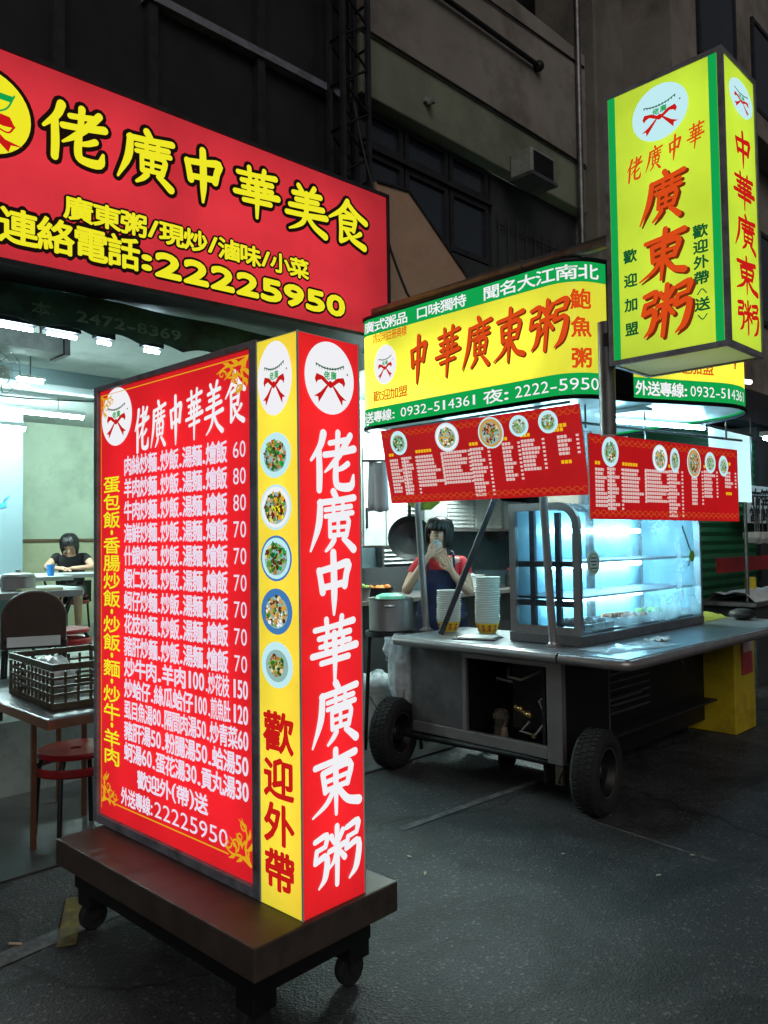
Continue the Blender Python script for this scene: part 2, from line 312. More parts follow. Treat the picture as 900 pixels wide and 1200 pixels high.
# ------------------------------------------------------------------ mesh helpers
class MB:
    """collects shapes (with an optional transform) and links them as ONE mesh object"""
    def __init__(s): s.v = []; s.f = []; s.mi = []; s.sm = []; s.x = Matrix()
    def add(s, vs, fs, m=0, smooth=False):
        o = len(s.v); s.v += [s.x @ Vector(p) for p in vs]
        for f in fs: s.f.append([i+o for i in f]); s.mi.append(m); s.sm.append(smooth)
        return s
    def box(s, a, b, m=0):
        x0, y0, z0 = a; x1, y1, z1 = b
        if x0 > x1: x0, x1 = x1, x0
        if y0 > y1: y0, y1 = y1, y0
        if z0 > z1: z0, z1 = z1, z0
        return s.add([(x0,y0,z0),(x1,y0,z0),(x1,y1,z0),(x0,y1,z0),(x0,y0,z1),(x1,y0,z1),(x1,y1,z1),(x0,y1,z1)],
                     [(0,3,2,1),(4,5,6,7),(0,1,5,4),(1,2,6,5),(2,3,7,6),(3,0,4,7)], m)
    def tube(s, pts, r, n=10, m=0, caps=True, smooth=True):
        pts = [Vector(p) for p in pts]; rs = r if isinstance(r, (list, tuple)) else [r]*len(pts)
        vs = []; fs = []
        t = (pts[1]-pts[0]).normalized(); ref = Vector((0,0,1)) if abs(t.z) < .9 else Vector((1,0,0))
        a = t.cross(ref).normalized()
        for i, p in enumerate(pts):
            t = (pts[min(i+1, len(pts)-1)]-pts[max(i-1, 0)]).normalized()
            a = (a - t*a.dot(t)).normalized(); b = t.cross(a)
            for k in range(n):
                q = 2*PI*k/n; vs.append(p + (a*math.cos(q)+b*math.sin(q))*rs[i])
        for i in range(len(pts)-1):
            for k in range(n):
                k2 = (k+1) % n; fs.append((i*n+k, i*n+k2, (i+1)*n+k2, (i+1)*n+k))
        s.add(vs, fs, m, smooth)
        if caps:
            s.add(vs[:n], [tuple(range(n))[::-1]], m); s.add(vs[-n:], [tuple(range(n))], m)
        return s
    def lathe(s, prof, c=(0,0,0), n=24, m=0, axis='z', smooth=True, ms=None):
        """prof: (radius, height) pairs"""
        vs = []
        for r, h in prof:
            for k in range(n):
                q = 2*PI*k/n; x, y = r*math.cos(q), r*math.sin(q)
                if axis == 'z': p = (c[0]+x, c[1]+y, c[2]+h)
                elif axis == 'y': p = (c[0]+x, c[1]+h, c[2]+y)
                else: p = (c[0]+h, c[1]+x, c[2]+y)
                vs.append(p)
        for i in range(len(prof)-1):
            fs = []
            for k in range(n):
                k2 = (k+1) % n; fs.append((i*n+k, i*n+k2, (i+1)*n+k2, (i+1)*n+k))
            o = [j for f in fs for j in f]
            s.add([vs[j] for j in range(i*n, (i+2)*n)], [tuple(j-i*n for j in f) for f in fs], ms[i] if ms else m, smooth)
        return s
    def prism(s, poly, ex, m=0):
        """closed polygon (3D points) extruded by vector ex"""
        n = len(poly); ex = Vector(ex); vs = [Vector(p) for p in poly]+[Vector(p)+ex for p in poly]
        fs = [tuple(range(n))[::-1], tuple(range(n, 2*n))]+[(i, (i+1) % n, n+(i+1) % n, n+i) for i in range(n)]
        return s.add(vs, fs, m)
    def ball(s, c, r, n=12, k=8, m=0):
        rx, ry, rz = r if isinstance(r, (list, tuple)) else (r, r, r)
        vs = [(c[0], c[1], c[2]+rz)]
        for i in range(1, k):
            p = PI*i/k
            for j in range(n):
                q = 2*PI*j/n; vs.append((c[0]+rx*math.sin(p)*math.cos(q), c[1]+ry*math.sin(p)*math.sin(q), c[2]+rz*math.cos(p)))
        vs.append((c[0], c[1], c[2]-rz)); fs = []
        for j in range(n):
            j2 = (j+1) % n; fs.append((0, 1+j, 1+j2)); e = 1+(k-2)*n; fs.append((e+j2, e+j, len(vs)-1))
            for i in range(k-2): a = 1+i*n; fs.append((a+j, a+n+j, a+n+j2, a+j2))
        return s.add(vs, fs, m, True)
    def build(s, name, mats, parent=None, bevel=0.0, rel=True, loc=None):
        me = bpy.data.meshes.new(name)
        off = Vector((0,0,0))
        if parent is not None and rel: off = wloc(parent)
        if loc is not None: off = Vector(loc)
        me.from_pydata([tuple(p-off) for p in s.v], [], s.f)
        if not isinstance(mats, (list, tuple)): mats = [mats]
        for mm in mats: me.materials.append(mm)
        me.polygons.foreach_set('material_index', s.mi); me.polygons.foreach_set('use_smooth', s.sm)
        bm = bmesh.new(); bm.from_mesh(me)
        bmesh.ops.recalc_face_normals(bm, faces=bm.faces); bm.to_mesh(me); bm.free()
        me.update()
        o = bpy.data.objects.new(name, me); COL.objects.link(o)
        if loc is not None: o.location = loc
        if parent is not None: o.parent = parent
        if bevel:
            bv = o.modifiers.new('bevel', 'BEVEL'); bv.width = bevel; bv.segments = 2; bv.limit_method = 'ANGLE'; bv.angle_limit = math.radians(40)
        return o

def wloc(o):
    """where an object's origin stands in the builder's coordinates (no rotations but the thing's own, which part() handles by local frames)"""
    p = Vector((0,0,0))
    while o is not None:
        p += Vector(o.get('_o', o.location)); o = o.parent
    return p

def tag(o, label=None, cat=None, group=None, kind=None):
    if label: o['label'] = label
    if cat: o['category'] = cat
    if group: o['group'] = group
    if kind: o['kind'] = kind
    return o

def thing(name, label, cat, loc=(0,0,0), rotz=0.0, group=None):
    o = bpy.data.objects.new(name, None); COL.objects.link(o); o.empty_display_size = .1
    o.location = loc; o.rotation_euler = (0, 0, rotz)
    return tag(o, label, cat, group)

def local(t):
    """builder coordinates for a thing's parts are LOCAL to it"""
    t['_o'] = (0.0, 0.0, 0.0); return t

def dup(root, loc, rotz=None, label=None, group=None):
    r = root.copy(); COL.objects.link(r); r.location = loc
    if rotz is not None: r.rotation_euler = (0, 0, rotz)
    if label: r['label'] = label
    if group: r['group'] = group
    for ch in list(root.children):
        c = ch.copy(); COL.objects.link(c); c.parent = r
        for g in list(ch.children):
            d = g.copy(); COL.objects.link(d); d.parent = c
    return r

def struct(o): o['kind'] = 'structure'; return o

# ------------------------------------------------------------------ print, lettering and emblems
_gl = {}
def glyph(ch):
    if ch not in _gl:
        cu = bpy.data.curves.new('g', 'FONT'); cu.body = ch; cu.resolution_u = 3
        ob = bpy.data.objects.new('g', cu); COL.objects.link(ob)
        bpy.context.view_layer.update()
        dg = bpy.context.evaluated_depsgraph_get()
        me = bpy.data.meshes.new_from_object(ob.evaluated_get(dg))
        vs = [(v.co.x, v.co.y) for v in me.vertices]; fs = [tuple(p.vertices) for p in me.polygons]
        cnt = {}
        for f in fs:
            for i in range(len(f)):
                e = (f[i], f[(i+1) % len(f)]); k = tuple(sorted(e)); cnt.setdefault(k, []).append(e)
        be = [v[0] for v in cnt.values() if len(v) == 1]
        bpy.data.objects.remove(ob); bpy.data.curves.remove(cu); bpy.data.meshes.remove(me)
        _gl[ch] = (vs, fs, be)
    return _gl[ch]

def is_cjk(c): return ord(c) > 0x2e80
def adv(c):
    if is_cjk(c): return 1.0
    return {'.': .42, ':': .35, '-': .5, '(': .45, ')': .45, '/': .5, ' ': .4, '\u00b7': .5}.get(c, .56)

BR = {  # brush lettering: strokes of x,y,width on a 100 grid
'佬': ['32,97,11 25,76,9 6,52,4', '22,70,9 23,30,10 22,2,9', '45,81,7 62,84,7 80,87,8', '63,99,9 62,84,8 61,66,8', '34,61,8 65,65,8 98,72,10', '90,95,9 68,64,9 50,45,7 34,32,3', '84,46,8 72,39,7 60,35,5', '58,50,9 57,18,10 64,7,10 90,7,11 96,26,4'],
'廣': ['52,101,10 58,91,9', '22,83,8 60,86,8 97,90,9', '24,84,9 20,45,10 3,4,3', '34,71,6 90,75,7', '51,82,6 52,62,6', '72,85,6 71,62,6', '34,60,6 93,64,7', '43,53,6 44,26,7', '43,53,6 82,55,8 79,26,7', '44,40,5 80,41,5', '61,62,6 61,27,6', '44,27,6 80,28,6', '52,20,8 45,11,7 34,2,4', '72,20,7 82,12,9 94,1,11'],
'中': ['20,72,9 23,58,9 27,36,10', '20,71,8 55,76,9 82,80,11 78,62,10 74,42,10', '27,43,8 74,47,9', '50,100,10 51,60,11 51,25,10 50,-4,4'],
'華': ['10,84,7 50,86,7 92,90,9', '34,99,8 36,75,7', '67,100,8 63,76,7', '18,69,7 84,73,8', '32,63,7 34,44,7', '69,66,7 66,45,7', '20,55,6 84,59,7', '4,42,8 50,44,8 97,48,10', '22,28,7 80,31,8', '50,74,9 51,40,9 50,-4,5'],
'美': ['31,99,9 40,87,8', '69,101,9 60,87,7', '18,81,8 84,85,9', '25,67,8 77,70,8', '10,52,8 90,57,9', '50,85,9 50,52,9', '2,34,8 50,36,8 98,40,10', '50,52,9 42,22,8 26,8,6 8,-1,3', '50,36,8 68,14,9 95,-2,12'],
'食': ['50,101,10 34,77,9 2,54,4', '50,97,8 72,76,10 99,60,11', '42,76,6 60,70,8', '31,60,8 32,32,8 31,4,8', '31,61,7 68,64,9 65,34,8', '33,48,6 65,50,6', '33,35,6 65,36,6', '31,4,8 44,10,6 56,18,3', '44,34,8 62,13,9 94,-1,12', '84,31,8 74,24,6 62,19,4'],
'東': ['8,82,8 50,84,8 92,88,10', '23,69,8 28,38,8', '23,69,8 80,73,10 75,40,8', '27,54,6 76,56,6', '28,40,7 75,41,7', '50,101,9 50,50,9 50,-4,5', '46,38,8 30,18,7 2,4,3', '54,38,8 74,14,10 99,4,12'],
'粥': ['6,85,7 30,88,8 27,71,7', '9,69,6 27,71,6', '9,69,7 6,51,7', '6,51,7 29,54,9 26,22,9 13,8,3', '39,83,8 45,70,5', '63,86,8 55,71,5', '34,60,7 67,63,8', '51,96,8 51,40,8 50,2,7', '50,58,7 44,42,6 33,32,3', '53,58,6 67,40,8', '71,87,7 96,91,9 93,73,7', '74,71,6 93,73,6', '74,71,7 70,53,7', '70,53,7 97,57,9 92,18,10 76,2,3'],
}
def catmull(p, n=5):
    if len(p) < 3:
        return [tuple(p[0][j]+(p[1][j]-p[0][j])*i/n for j in range(3)) for i in range(n+1)]
    q = [tuple(2*p[0][j]-p[1][j] for j in range(3))]+p+[tuple(2*p[-1][j]-p[-2][j] for j in range(3))]
    out = []
    for i in range(1, len(q)-2):
        for k in range(n):
            t = k/n
            out.append(tuple(.5*(2*q[i][j]+(q[i+1][j]-q[i-1][j])*t+(2*q[i-1][j]-5*q[i][j]+4*q[i+1][j]-q[i+2][j])*t*t+(3*q[i][j]-q[i-1][j]-3*q[i+1][j]+q[i+2][j])*t**3) for j in range(3)))
    out.append(tuple(p[-1])); return out

class Art:
    """flat print on a sign face; f(u, v, d) maps sign metres (u right, v up, d out) into the builder's coordinates"""
    def __init__(s, f): s.f = f; s.v = []; s.fc = []; s.mi = []; s.mats = []
    def _m(s, m):
        m = M[m] if isinstance(m, str) else m
        if m not in s.mats: s.mats.append(m)
        return s.mats.index(m)
    def mesh(s, vs, fs, m, d):
        o = len(s.v); k = s._m(m); s.v += [tuple(s.f(x, y, d)) for x, y in vs]
        for f in fs: s.fc.append([i+o for i in f]); s.mi.append(k)
    def poly(s, pts, m, d): s.mesh(pts, [tuple(range(len(pts)))], m, d)
    def rect(s, x0, y0, x1, y1, m, d, n=1):
        if n == 1: return s.poly([(x0,y0),(x1,y0),(x1,y1),(x0,y1)], m, d)
        vs = []
        for i in range(n+1): x = x0+(x1-x0)*i/n; vs += [(x, y0), (x, y1)]
        s.mesh(vs, [(2*i, 2*i+2, 2*i+3, 2*i+1) for i in range(n)], m, d)
    def disc(s, cx, cy, rx, ry, m, d, n=40): s.poly([(cx+rx*math.cos(2*PI*i/n), cy+ry*math.sin(2*PI*i/n)) for i in range(n)], m, d)
    def stroke(s, pts, m, d, n=5, cap=True):
        c = catmull([tuple(p) for p in pts], n); vs = []; L = len(c)
        for i, (x, y, w) in enumerate(c):
            a = c[max(i-1, 0)]; b = c[min(i+1, L-1)]; dx, dy = b[0]-a[0], b[1]-a[1]; l = math.hypot(dx, dy) or 1
            vs += [(x-dy/l*w/2, y+dx/l*w/2), (x+dy/l*w/2, y-dx/l*w/2)]
        s.mesh(vs, [(2*i+1, 2*i+3, 2*i+2, 2*i) for i in range(L-1)], m, d)
        if cap:
            for e, (x, y, w) in ((0, c[0]), (1, c[-1])): s.disc(x, y, w/2, w/2, m, d, 10)
    def brush(s, ch, cx, cy, w, h, m, d, grow=0.0, slant=.0, bold=1.0):
        for k, st in enumerate(BR[ch]):
            pts = []
            for q in st.split():
                x, y, ww = (float(z) for z in q.split(','))
                u = (x-50)/100; v = (y-49)/100
                pts.append((cx+(u+v*slant)*w, cy+(v+u*.06)*h, ww/100*bold*(w+h)/2*1.05+2*grow))
            s.stroke(pts, m, d+k*.00012, 4)
    def text(s, txt, x0, x1, cy, h, m, d, bold=.0, dots=False):
        """one line fitted to x0..x1, cap height h (a full CJK square is h tall)"""
        tot = sum(adv(c) for c in txt); k = (x1-x0)/tot; x = x0
        for c in txt:
            a = adv(c)
            if c != ' ': s.char(c, x+a*k/2, cy, a*k, h, m, d, bold)
            x += a*k
    def column(s, txt, cx, y0, y1, w, m, d, bold=.0, fill=.9):
        step = [(.45 if c in '\u00b7' else .7 if c in '()' else 1) for c in txt]; k = (y0-y1)/sum(step); y = y0
        for c, a in zip(txt, step):
            if c in '()':    # upright brackets lie on their side in a column
                r = 1 if c == '(' else -1
                pts = [(cx-w*.3, y-a*k/2-r*k*.18, w*.08), (cx, y-a*k/2+r*k*.12, w*.08), (cx+w*.3, y-a*k/2-r*k*.18, w*.08)]
                s.stroke(pts, m, d)
            elif c == '\u00b7': s.disc(cx, y-a*k/2, w*.08, w*.08, m, d, 10)
            else: s.char(c, cx, y-a*k/2, w, a*k*fill, m, d, bold)
            y -= a*k
    def char(s, c, cx, cy, w, h, m, d, bold=.0):
        vs, fs, be = glyph(c)
        if is_cjk(c): X0, X1, Y0, Y1 = .03, .97, -.1, .86
        else:
            xs = [v[0] for v in vs]; X0, X1 = min(xs)-.045, max(xs)+.045; Y0, Y1 = -.09, .79
            if c in '(': Y0, Y1 = -.23, .72
            if c in ')': Y0, Y1 = -.23, .72
            if c == '/': Y0, Y1 = -.15, .8
        sx, sy = w/(X1-X0), h/(Y1-Y0)
        if c == '1': sx *= .58
        P = [(cx+(x-(X0+X1)/2)*sx, cy+(y-(Y0+Y1)/2)*sy) for x, y in vs]
        s.mesh(P, fs, m, d)
        if bold:
            b = bold*min(abs(w)*(1 if is_cjk(c) else 1.6), h)
            q = []; qf = []
            for i, j in be:
                (ax, ay), (bx, by) = P[i], P[j]; dx, dy = bx-ax, by-ay; l = math.hypot(dx, dy)
                if l < 1e-9: continue
                ex, ey = dx/l*b*.6, dy/l*b*.6; nx, ny = -dy/l*b, dx/l*b
                o = len(q); q += [(ax-ex+nx*.5, ay-ey+ny*.5), (ax-ex-nx*.5, ay-ey-ny*.5), (ax-nx, ay-ny), (bx-nx, by-ny), (bx+ex-nx*.5, by+ey-ny*.5), (bx+ex+nx*.5, by+ey+ny*.5), (bx+nx, by+ny), (ax+nx, ay+ny)]
                qf.append(tuple(range(o, o+8)))
            s.mesh(q, qf, m, d+.0005)
    def logo(s, cx, cy, r, ry=None, d=.003, disc='p_white', ring=None, garland='p_dkgreen', ribbon='p_red', chars=True):
        """round emblem: bead garland over two small characters and a red ribbon bow"""
        ry = ry or r
        def T(x, y): return (cx+x*r, cy+y*ry)
        if ring: s.disc(cx, cy, r*1.12, ry*1.12, ring, d-.001)
        s.disc(cx, cy, r, ry, disc, d)
        W = (r+ry)/2
        s.stroke([(*T(-.55, .34), .035*W), (*T(-.2, .25), .035*W), (*T(.2, .27), .035*W), (*T(.56, .40), .035*W)], garland, d+.001)
        for i in range(11):
            t = i/10; x = -.55+1.1*t; y = .34-.32*t*(1-t)+.05*t
            s.poly([T(x-.03, y), T(x+.03, y), T(x, y-.10)], garland, d+.0015)
        if chars:
            s.char('佬', *T(-.13, .06), .23*r, .23*ry, 'p_green', d+.001, .03)
            s.char('廣', *T(.14, .08), .23*r, .23*ry, 'p_green', d+.001, .03)
        e = d+.0018
        for sg in (-1, 1):
            s.poly([T(sg*.05, -.13), T(sg*.28, .02), T(sg*.55, .07), T(sg*.62, -.08), T(sg*.56, -.20), T(sg*.5, -.12), T(sg*.36, -.08), T(sg*.08, -.24)], ribbon, e)
            s.poly([T(sg*.06, -.20), T(sg*.16, -.22), T(sg*.40, -.42), T(sg*.66, -.56), T(sg*.5, -.56), T(sg*.48, -.72), T(sg*.30, -.50)], ribbon, e+.0003)
        s.disc(*T(0, -.18), .1*r, .1*ry, ribbon, e+.0008, 14)
        s.disc(*T(.72, .18), .03*r, .03*ry, garland, d+.001, 8)
    def dish(s, cx, cy, rx, ry, plate, foods, d=.003, seed=1, n=26, rim='p_ice', spread=.62):
        rnd = random.Random(seed)
        s.disc(cx, cy, rx, ry, rim, d, 28); s.disc(cx, cy, rx*.9, ry*.9, plate, d+.0006, 28)
        s.disc(cx, cy-ry*.04, rx*.72, ry*.70, 'p_shade', d+.0007, 24); n = n*4; foods = foods+['p_cream', 'p_leaf', 'p_soy', 'p_tan2', 'p_lime2']
        for i in range(n):
            a = rnd.uniform(0, 2*PI); q = spread*math.sqrt(rnd.random()); x = cx+rx*q*math.cos(a); y = cy+ry*q*math.sin(a)
            k = rnd.randint(4, 6); b = rnd.uniform(.05, .15); a0 = rnd.uniform(0, PI); st = rnd.uniform(.4, 1)
            pts = []
            for j in range(k):
                t = 2*PI*j/k; px, py = b*math.cos(t), b*st*math.sin(t)
                pts.append((x+rx*(px*math.cos(a0)-py*math.sin(a0)), y+ry*(px*math.sin(a0)+py*math.cos(a0))))
            s.poly(pts, foods[rnd.randrange(len(foods))], d+.0009+i*.000025)
    def flourish(s, x, y, sx, sy, m, d):
        """gold scroll of leaves growing from a corner"""
        S = abs(sx)
        def curl(cx, cy, r, a0, turns, sg, w):
            pts = []
            for i in range(13):
                t = i/12; a = a0+sg*turns*2*PI*t; q = r*(1-.86*t); pts.append((x+(cx+q*math.cos(a))*sx, y+(cy+q*math.sin(a))*sy, w*S*(1-.75*t)+.001))
            s.stroke(pts, m, d, 2)
        def leaf(ax, ay, bx, by, w):
            s.stroke([(x+ax*sx, y+ay*sy, w*S*.3), (x+(ax*.6+bx*.4)*sx+.06*S, y+(ay*.6+by*.4)*sy, w*S), (x+bx*sx, y+by*sy, w*S*.1)], m, d, 3)
        s.stroke([(x, y, .07*S), (x+.18*sx, y+.30*sy, .06*S), (x+.12*sx, y+.62*sy, .05*S), (x+.30*sx, y+.95*sy, .02*S)], m, d)
        s.stroke([(x, y, .07*S), (x+.35*sx, y+.12*sy, .06*S), (x+.66*sx, y+.10*sy, .05*S), (x+.98*sx, y+.24*sy, .02*S)], m, d)
        for c in ((.36, .52, .17, 3.4, 1.2, 1, .05), (.55, .33, .16, 4.5, 1.2, -1, .05), (.22, .80, .12, 0.2, 1.1, -1, .04), (.80, .30, .13, 3.0, 1.1, 1, .04), (.14, .22, .10, 1.0, 1.0, 1, .05)): curl(*c)
        for l in ((.12, .30, -.04, .50, .10), (.14, .52, .02, .78, .09), (.2, .75, .42, .92, .08), (.34, .12, .50, -.04, .10), (.6, .1, .78, -.02, .09), (.3, .3, .52, .58, .09), (.5, .2, .74, .46, .08), (.05, .12, .26, .14, .1)): leaf(*l)
    def build(s, name, parent, rel=True):
        me = bpy.data.meshes.new(name); off = wloc(parent) if rel else Vector((0,0,0))
        me.from_pydata([tuple(Vector(p)-off) for p in s.v], [], s.fc)
        for mm in s.mats: me.materials.append(mm)
        me.polygons.foreach_set('material_index', s.mi); me.update()
        o = bpy.data.objects.new(name, me); COL.objects.link(o); o.parent = parent
        return o

# ------------------------------------------------------------------ the setting
b = MB(); b.add([(-60,-60,0),(90,-60,0),(90,60,0),(-60,60,0)], [(0,1,2,3)])
struct(b.build('street', M['asphalt']))
def mark(pts, m='marking', name='road_marking'):
    b = MB(); b.add([(x, y, .004 if m == 'marking' else .009) for x, y in pts], [tuple(range(len(pts)))]); struct(b.build(name, M[m]))
def band(a, c, w, m='marking'):
    dx, dy = c[0]-a[0], c[1]-a[1]; l = math.hypot(dx, dy); nx, ny = -dy/l*w/2, dx/l*w/2
    mark([(a[0]+nx, a[1]+ny), (a[0]-nx, a[1]-ny), (c[0]-nx, c[1]-ny), (c[0]+nx, c[1]+ny)], m)
band((.55, 3.0), (1.62, 3.14), .10)
band((1.27, 2.98), (1.47, 3.36), .07, 'marking_yellow')
band((3.0, 2.907), (4.26, 2.85), .05)
band((3.79, 2.376), (3.69, 1.55), .022)
b = MB(); b.box((-8, 3.75, .0), (40, 4.98, .012)); struct(b.build('arcade_floor', M['tile']))
b = MB(); b.box((-6, 4.98, 0), (4.4, 5.81, .45)); b.box((-6, 5.811, 0), (5.2, 10.6, .45)); struct(b.build('shop_floor', M['shop_tile']))
b = MB(); b.box((4.4, 4.98, 0), (40, 9, .014)); struct(b.build('kitchen_floor', M['tile']))

# ---- the old apartment building over the arcade
bl = thing('apartment_building', 'dark old apartment building whose ground floor holds the lit diner and kitchen', 'building', (3.9, 4.2, 0))
b = MB(); b.box((-6, 4.15, 3.2), (3.86, 4.5, 14)); fac = b.build('dark_facade', M['dark_panel'], bl)
b = MB()
for x in (-.9, .3, 1.7, 2.25, 3.02): b.box((x-.03, 4.09, 3.4), (x+.03, 4.147, 14))
b.build('mullion', M['dark_metal'], fac)
b = MB(); b.box((2.2, 4.07, 4.66), (3.7, 4.146, 4.71)); b.box((-6, 4.07, 6.0), (3.7, 4.146, 6.06)); b.build('sill_strip', M['frame_grey'], fac)
b = MB(); b.box((3.86, 4.0, 5.2), (6.95, 4.16, 6.35)); par = b.build('balcony_parapet', M['brown_concrete'], bl, .02)
b = MB(); b.box((3.86, 4.03, 4.75), (6.95, 4.16, 5.197)); b.build('green_spandrel', M['green_paint'], bl, .01)
b = MB(); b.tube([(4.4, 3.96, 5.83), (6.02, 3.96, 5.84)], .022, 8); b.ball((6.05, 3.96, 5.84), .05, 8, 6); b.tube([(6.02, 3.96, 5.84), (6.02, 4.02, 5.9)], .02, 6); b.build('wall_pipe', M['black_metal'], par)
b = MB(); b.box((3.86, 4.16, 3.0), (6.95, 4.4, 3.9)); b.box((5.55, 4.16, 3.902), (6.95, 4.4, 4.748)); b.build('lower_wall', M['dark_wall'], bl)
b = MB(); b.box((3.86, 5.2, 5.34), (6.95, 5.4, 14)); b.build('upper_wall', M['dark_wall'], bl)
b = MB(); b.box((6.96, 3.9, 0), (7.55, 4.6, 14)); b.build('column', M['concrete'], bl, .02)
b = MB(); b.box((3.9, 4.1, 8.0), (6.95, 5.2, 8.2)); b.build('upper_slab', M['concrete'], bl)
# window band under the soffit: frames and panes
def window(x0, x1, z0, z1, y, glass='window_glass'):
    b = MB(); t = .045
    b.box((x0, y-.03, z0), (x0+t, y+.03, z1)); b.box((x1-t, y-.03, z0), (x1, y+.03, z1)); b.box((x0+t, y-.03, z0), (x1-t, y+.03, z0+t)); b.box((x0+t, y-.03, z1-t), (x1-t, y+.03, z1))
    w = b.build('window', M['dark_metal'], bl)
    b = MB(); b.box((x0+t, y-.004, z0+t), (x1-t, y+.004, z1-t)); b.build('pane', M[glass], w)
for i, x in enumerate((3.9, 4.44, 4.98)):
    window(x, x+.52, 4.47, 4.745, 4.18); window(x, x+.52, 3.91, 4.43, 4.18)
b = MB(); b.box((3.86, 4.12, 4.432), (5.53, 4.3, 4.466)); b.build('window_sill', M['dark_metal'], bl)
b = MB(); b.box((3.86, 4.42, 3.0), (5.55, 4.5, 4.75)); b.build('inner_wall', M['dark_wall'], bl)
b = MB(); b.box((-6, 3.98, 2.86), (3.86, 4.5, 3.18)); b.build('shopfront_beam', M['black_metal'], bl)
# diner inside
b = MB(); b.box((-6, 10.5, .45), (5.0, 10.7, 3.4)); w1 = b.build('diner_back_wall', M['wall_green'], bl)
b = MB(); b.box((-6, 10.47, .45), (5.0, 10.497, 1.55)); b.build('cream_dado', M['wall_cream'], w1)
b = MB(); b.box((-6, 10.45, 1.56), (5.0, 10.496, 1.60)); b.build('dado_rail', M['rail'], w1)
b = MB(); b.box((4.2, 4.98, .455), (4.4, 5.82, 3.4)); b.box((4.401, 5.82, .455), (5.2, 5.95, 3.4)); b.box((5.0, 5.951, .455), (5.2, 10.45, 3.4)); b.build('diner_side_wall', M['wall_green'], bl)
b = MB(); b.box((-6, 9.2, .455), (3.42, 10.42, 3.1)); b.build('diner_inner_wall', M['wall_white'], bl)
b = MB(); b.box((3.422, 10.1, .455), (3.62, 10.43, 3.1)); b.build('yellow_pillar', M['wall_cream'], bl)
b = MB(); b.box((-6, 4.52, 3.12), (4.2, 5.80, 3.2)); b.box((-6, 5.801, 3.12), (5.0, 10.44, 3.2)); b.build('diner_ceiling', M['ceiling'], bl)
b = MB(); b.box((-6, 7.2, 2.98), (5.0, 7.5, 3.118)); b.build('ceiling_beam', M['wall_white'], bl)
# kitchen behind the cart
b = MB(); b.box((4.4, 5.6, 0), (9.0, 5.8, 3.2)); b.build('kitchen_back_wall', M['teal_wall'], bl)
b = MB(); b.box((4.402, 4.52, 2.9), (9.0, 5.59, 3.1)); b.build('kitchen_ceiling', M['ceiling'], bl)
b = MB(); b.box((9.0, 4.4, 0), (9.2, 5.8, 3.2)); b.build('kitchen_side_wall', M['dark_wall'], bl)

b = MB(); b.box((4.52, 4.0, 4.93), (4.60, 4.028, 4.97)); b.box((4.545, 3.94, 4.91), (4.575, 4.0, 4.935)); b.build('wall_fixture', M['ac_white'], bl)
b = MB(); b.tube([(3.9, 3.99, 6.2), (5.2, 3.985, 6.12), (6.9, 3.99, 6.2)], .009, 6); b.tube([(3.9, 4.01, 5.215), (6.9, 4.01, 5.21)], .012, 6); b.build('facade_cable', M['ink'], bl)
b = MB(); b.tube([(6.75, 3.97, 4.2), (6.75, 3.97, 8)], .03, 10); b.build('drain_pipe', M['galv'], bl)
b = MB()
for k in range(9): b.tube([(5.62+k*.14, 4.13, 3.05), (5.62+k*.14, 4.13, 4.40)], .007, 5)
for z in (3.3, 3.8, 4.3): b.tube([(5.6, 4.13, z), (6.8, 4.13, z)], .007, 5)
b.build('window_bars', M['dark_metal'], bl)
nb = thing('neighbour_building', 'brown concrete building beyond the grey column at the top right', 'building', (9, 3.9, 0))
b = MB(); b.box((8.7, 3.9, 3.3), (40, 5.5, 14)); nw = b.build('wall', M['brown_concrete'], nb)
b = MB(); b.box((8.72, 3.55, 6.6), (40, 3.896, 6.9)); b.build('balcony_slab', M['brown_concrete'], nb)
b = MB(); b.box((8.72, 3.6, 2.9), (40, 3.89, 3.3)); b.build('sign_beam', M['dark_metal'], nb)
b = MB(); b.box((10.4, 3.7, 0), (40, 4.2, 2.9)); b.build('ground_floor_wall', M['dark_wall'], nb)
b = MB(); b.box((7.56, 5.0, 0), (8.7, 5.3, 14)); b.build('recess_wall', M['dark_wall'], nb)
for z in (4.4, 7.4):
    for x in (9.4, 11.2, 13.0):
        b = MB(); t = .06
        for q in ((x, z, x+t, z+1.3), (x+1.2-t, z, x+1.2, z+1.3), (x+t, z, x+1.2-t, z+t), (x+t, z+1.3-t, x+1.2-t, z+1.3)): b.box((q[0], 3.86, q[1]), (q[2], 3.897, q[3]))
        w = b.build('window', M['dark_metal'], nb)
        b = MB(); b.box((x+t, 3.875, z+t), (x+1.2-t, 3.885, z+1.3-t)); b.build('pane', M['window_glass'], w)

ac = thing('air_conditioner', 'boxy window air conditioner jutting out below the pale green soffit', 'air conditioner', (5.8, 4.1, 4.5))
b = MB(); b.box((5.66, 3.80, 4.68), (6.02, 4.025, 4.90)); cs = b.build('casing', M['ac_white'], ac, .012)
b = MB()
for k in range(9): b.box((5.69, 3.788, 4.70+k*.020), (5.99, 3.799, 4.709+k*.020))
b.build('grille', M['dark_metal'], cs)
b = MB(); b.box((5.64, 3.78, 4.648), (6.04, 4.025, 4.678)); b.build('bracket', M['galv'], ac)

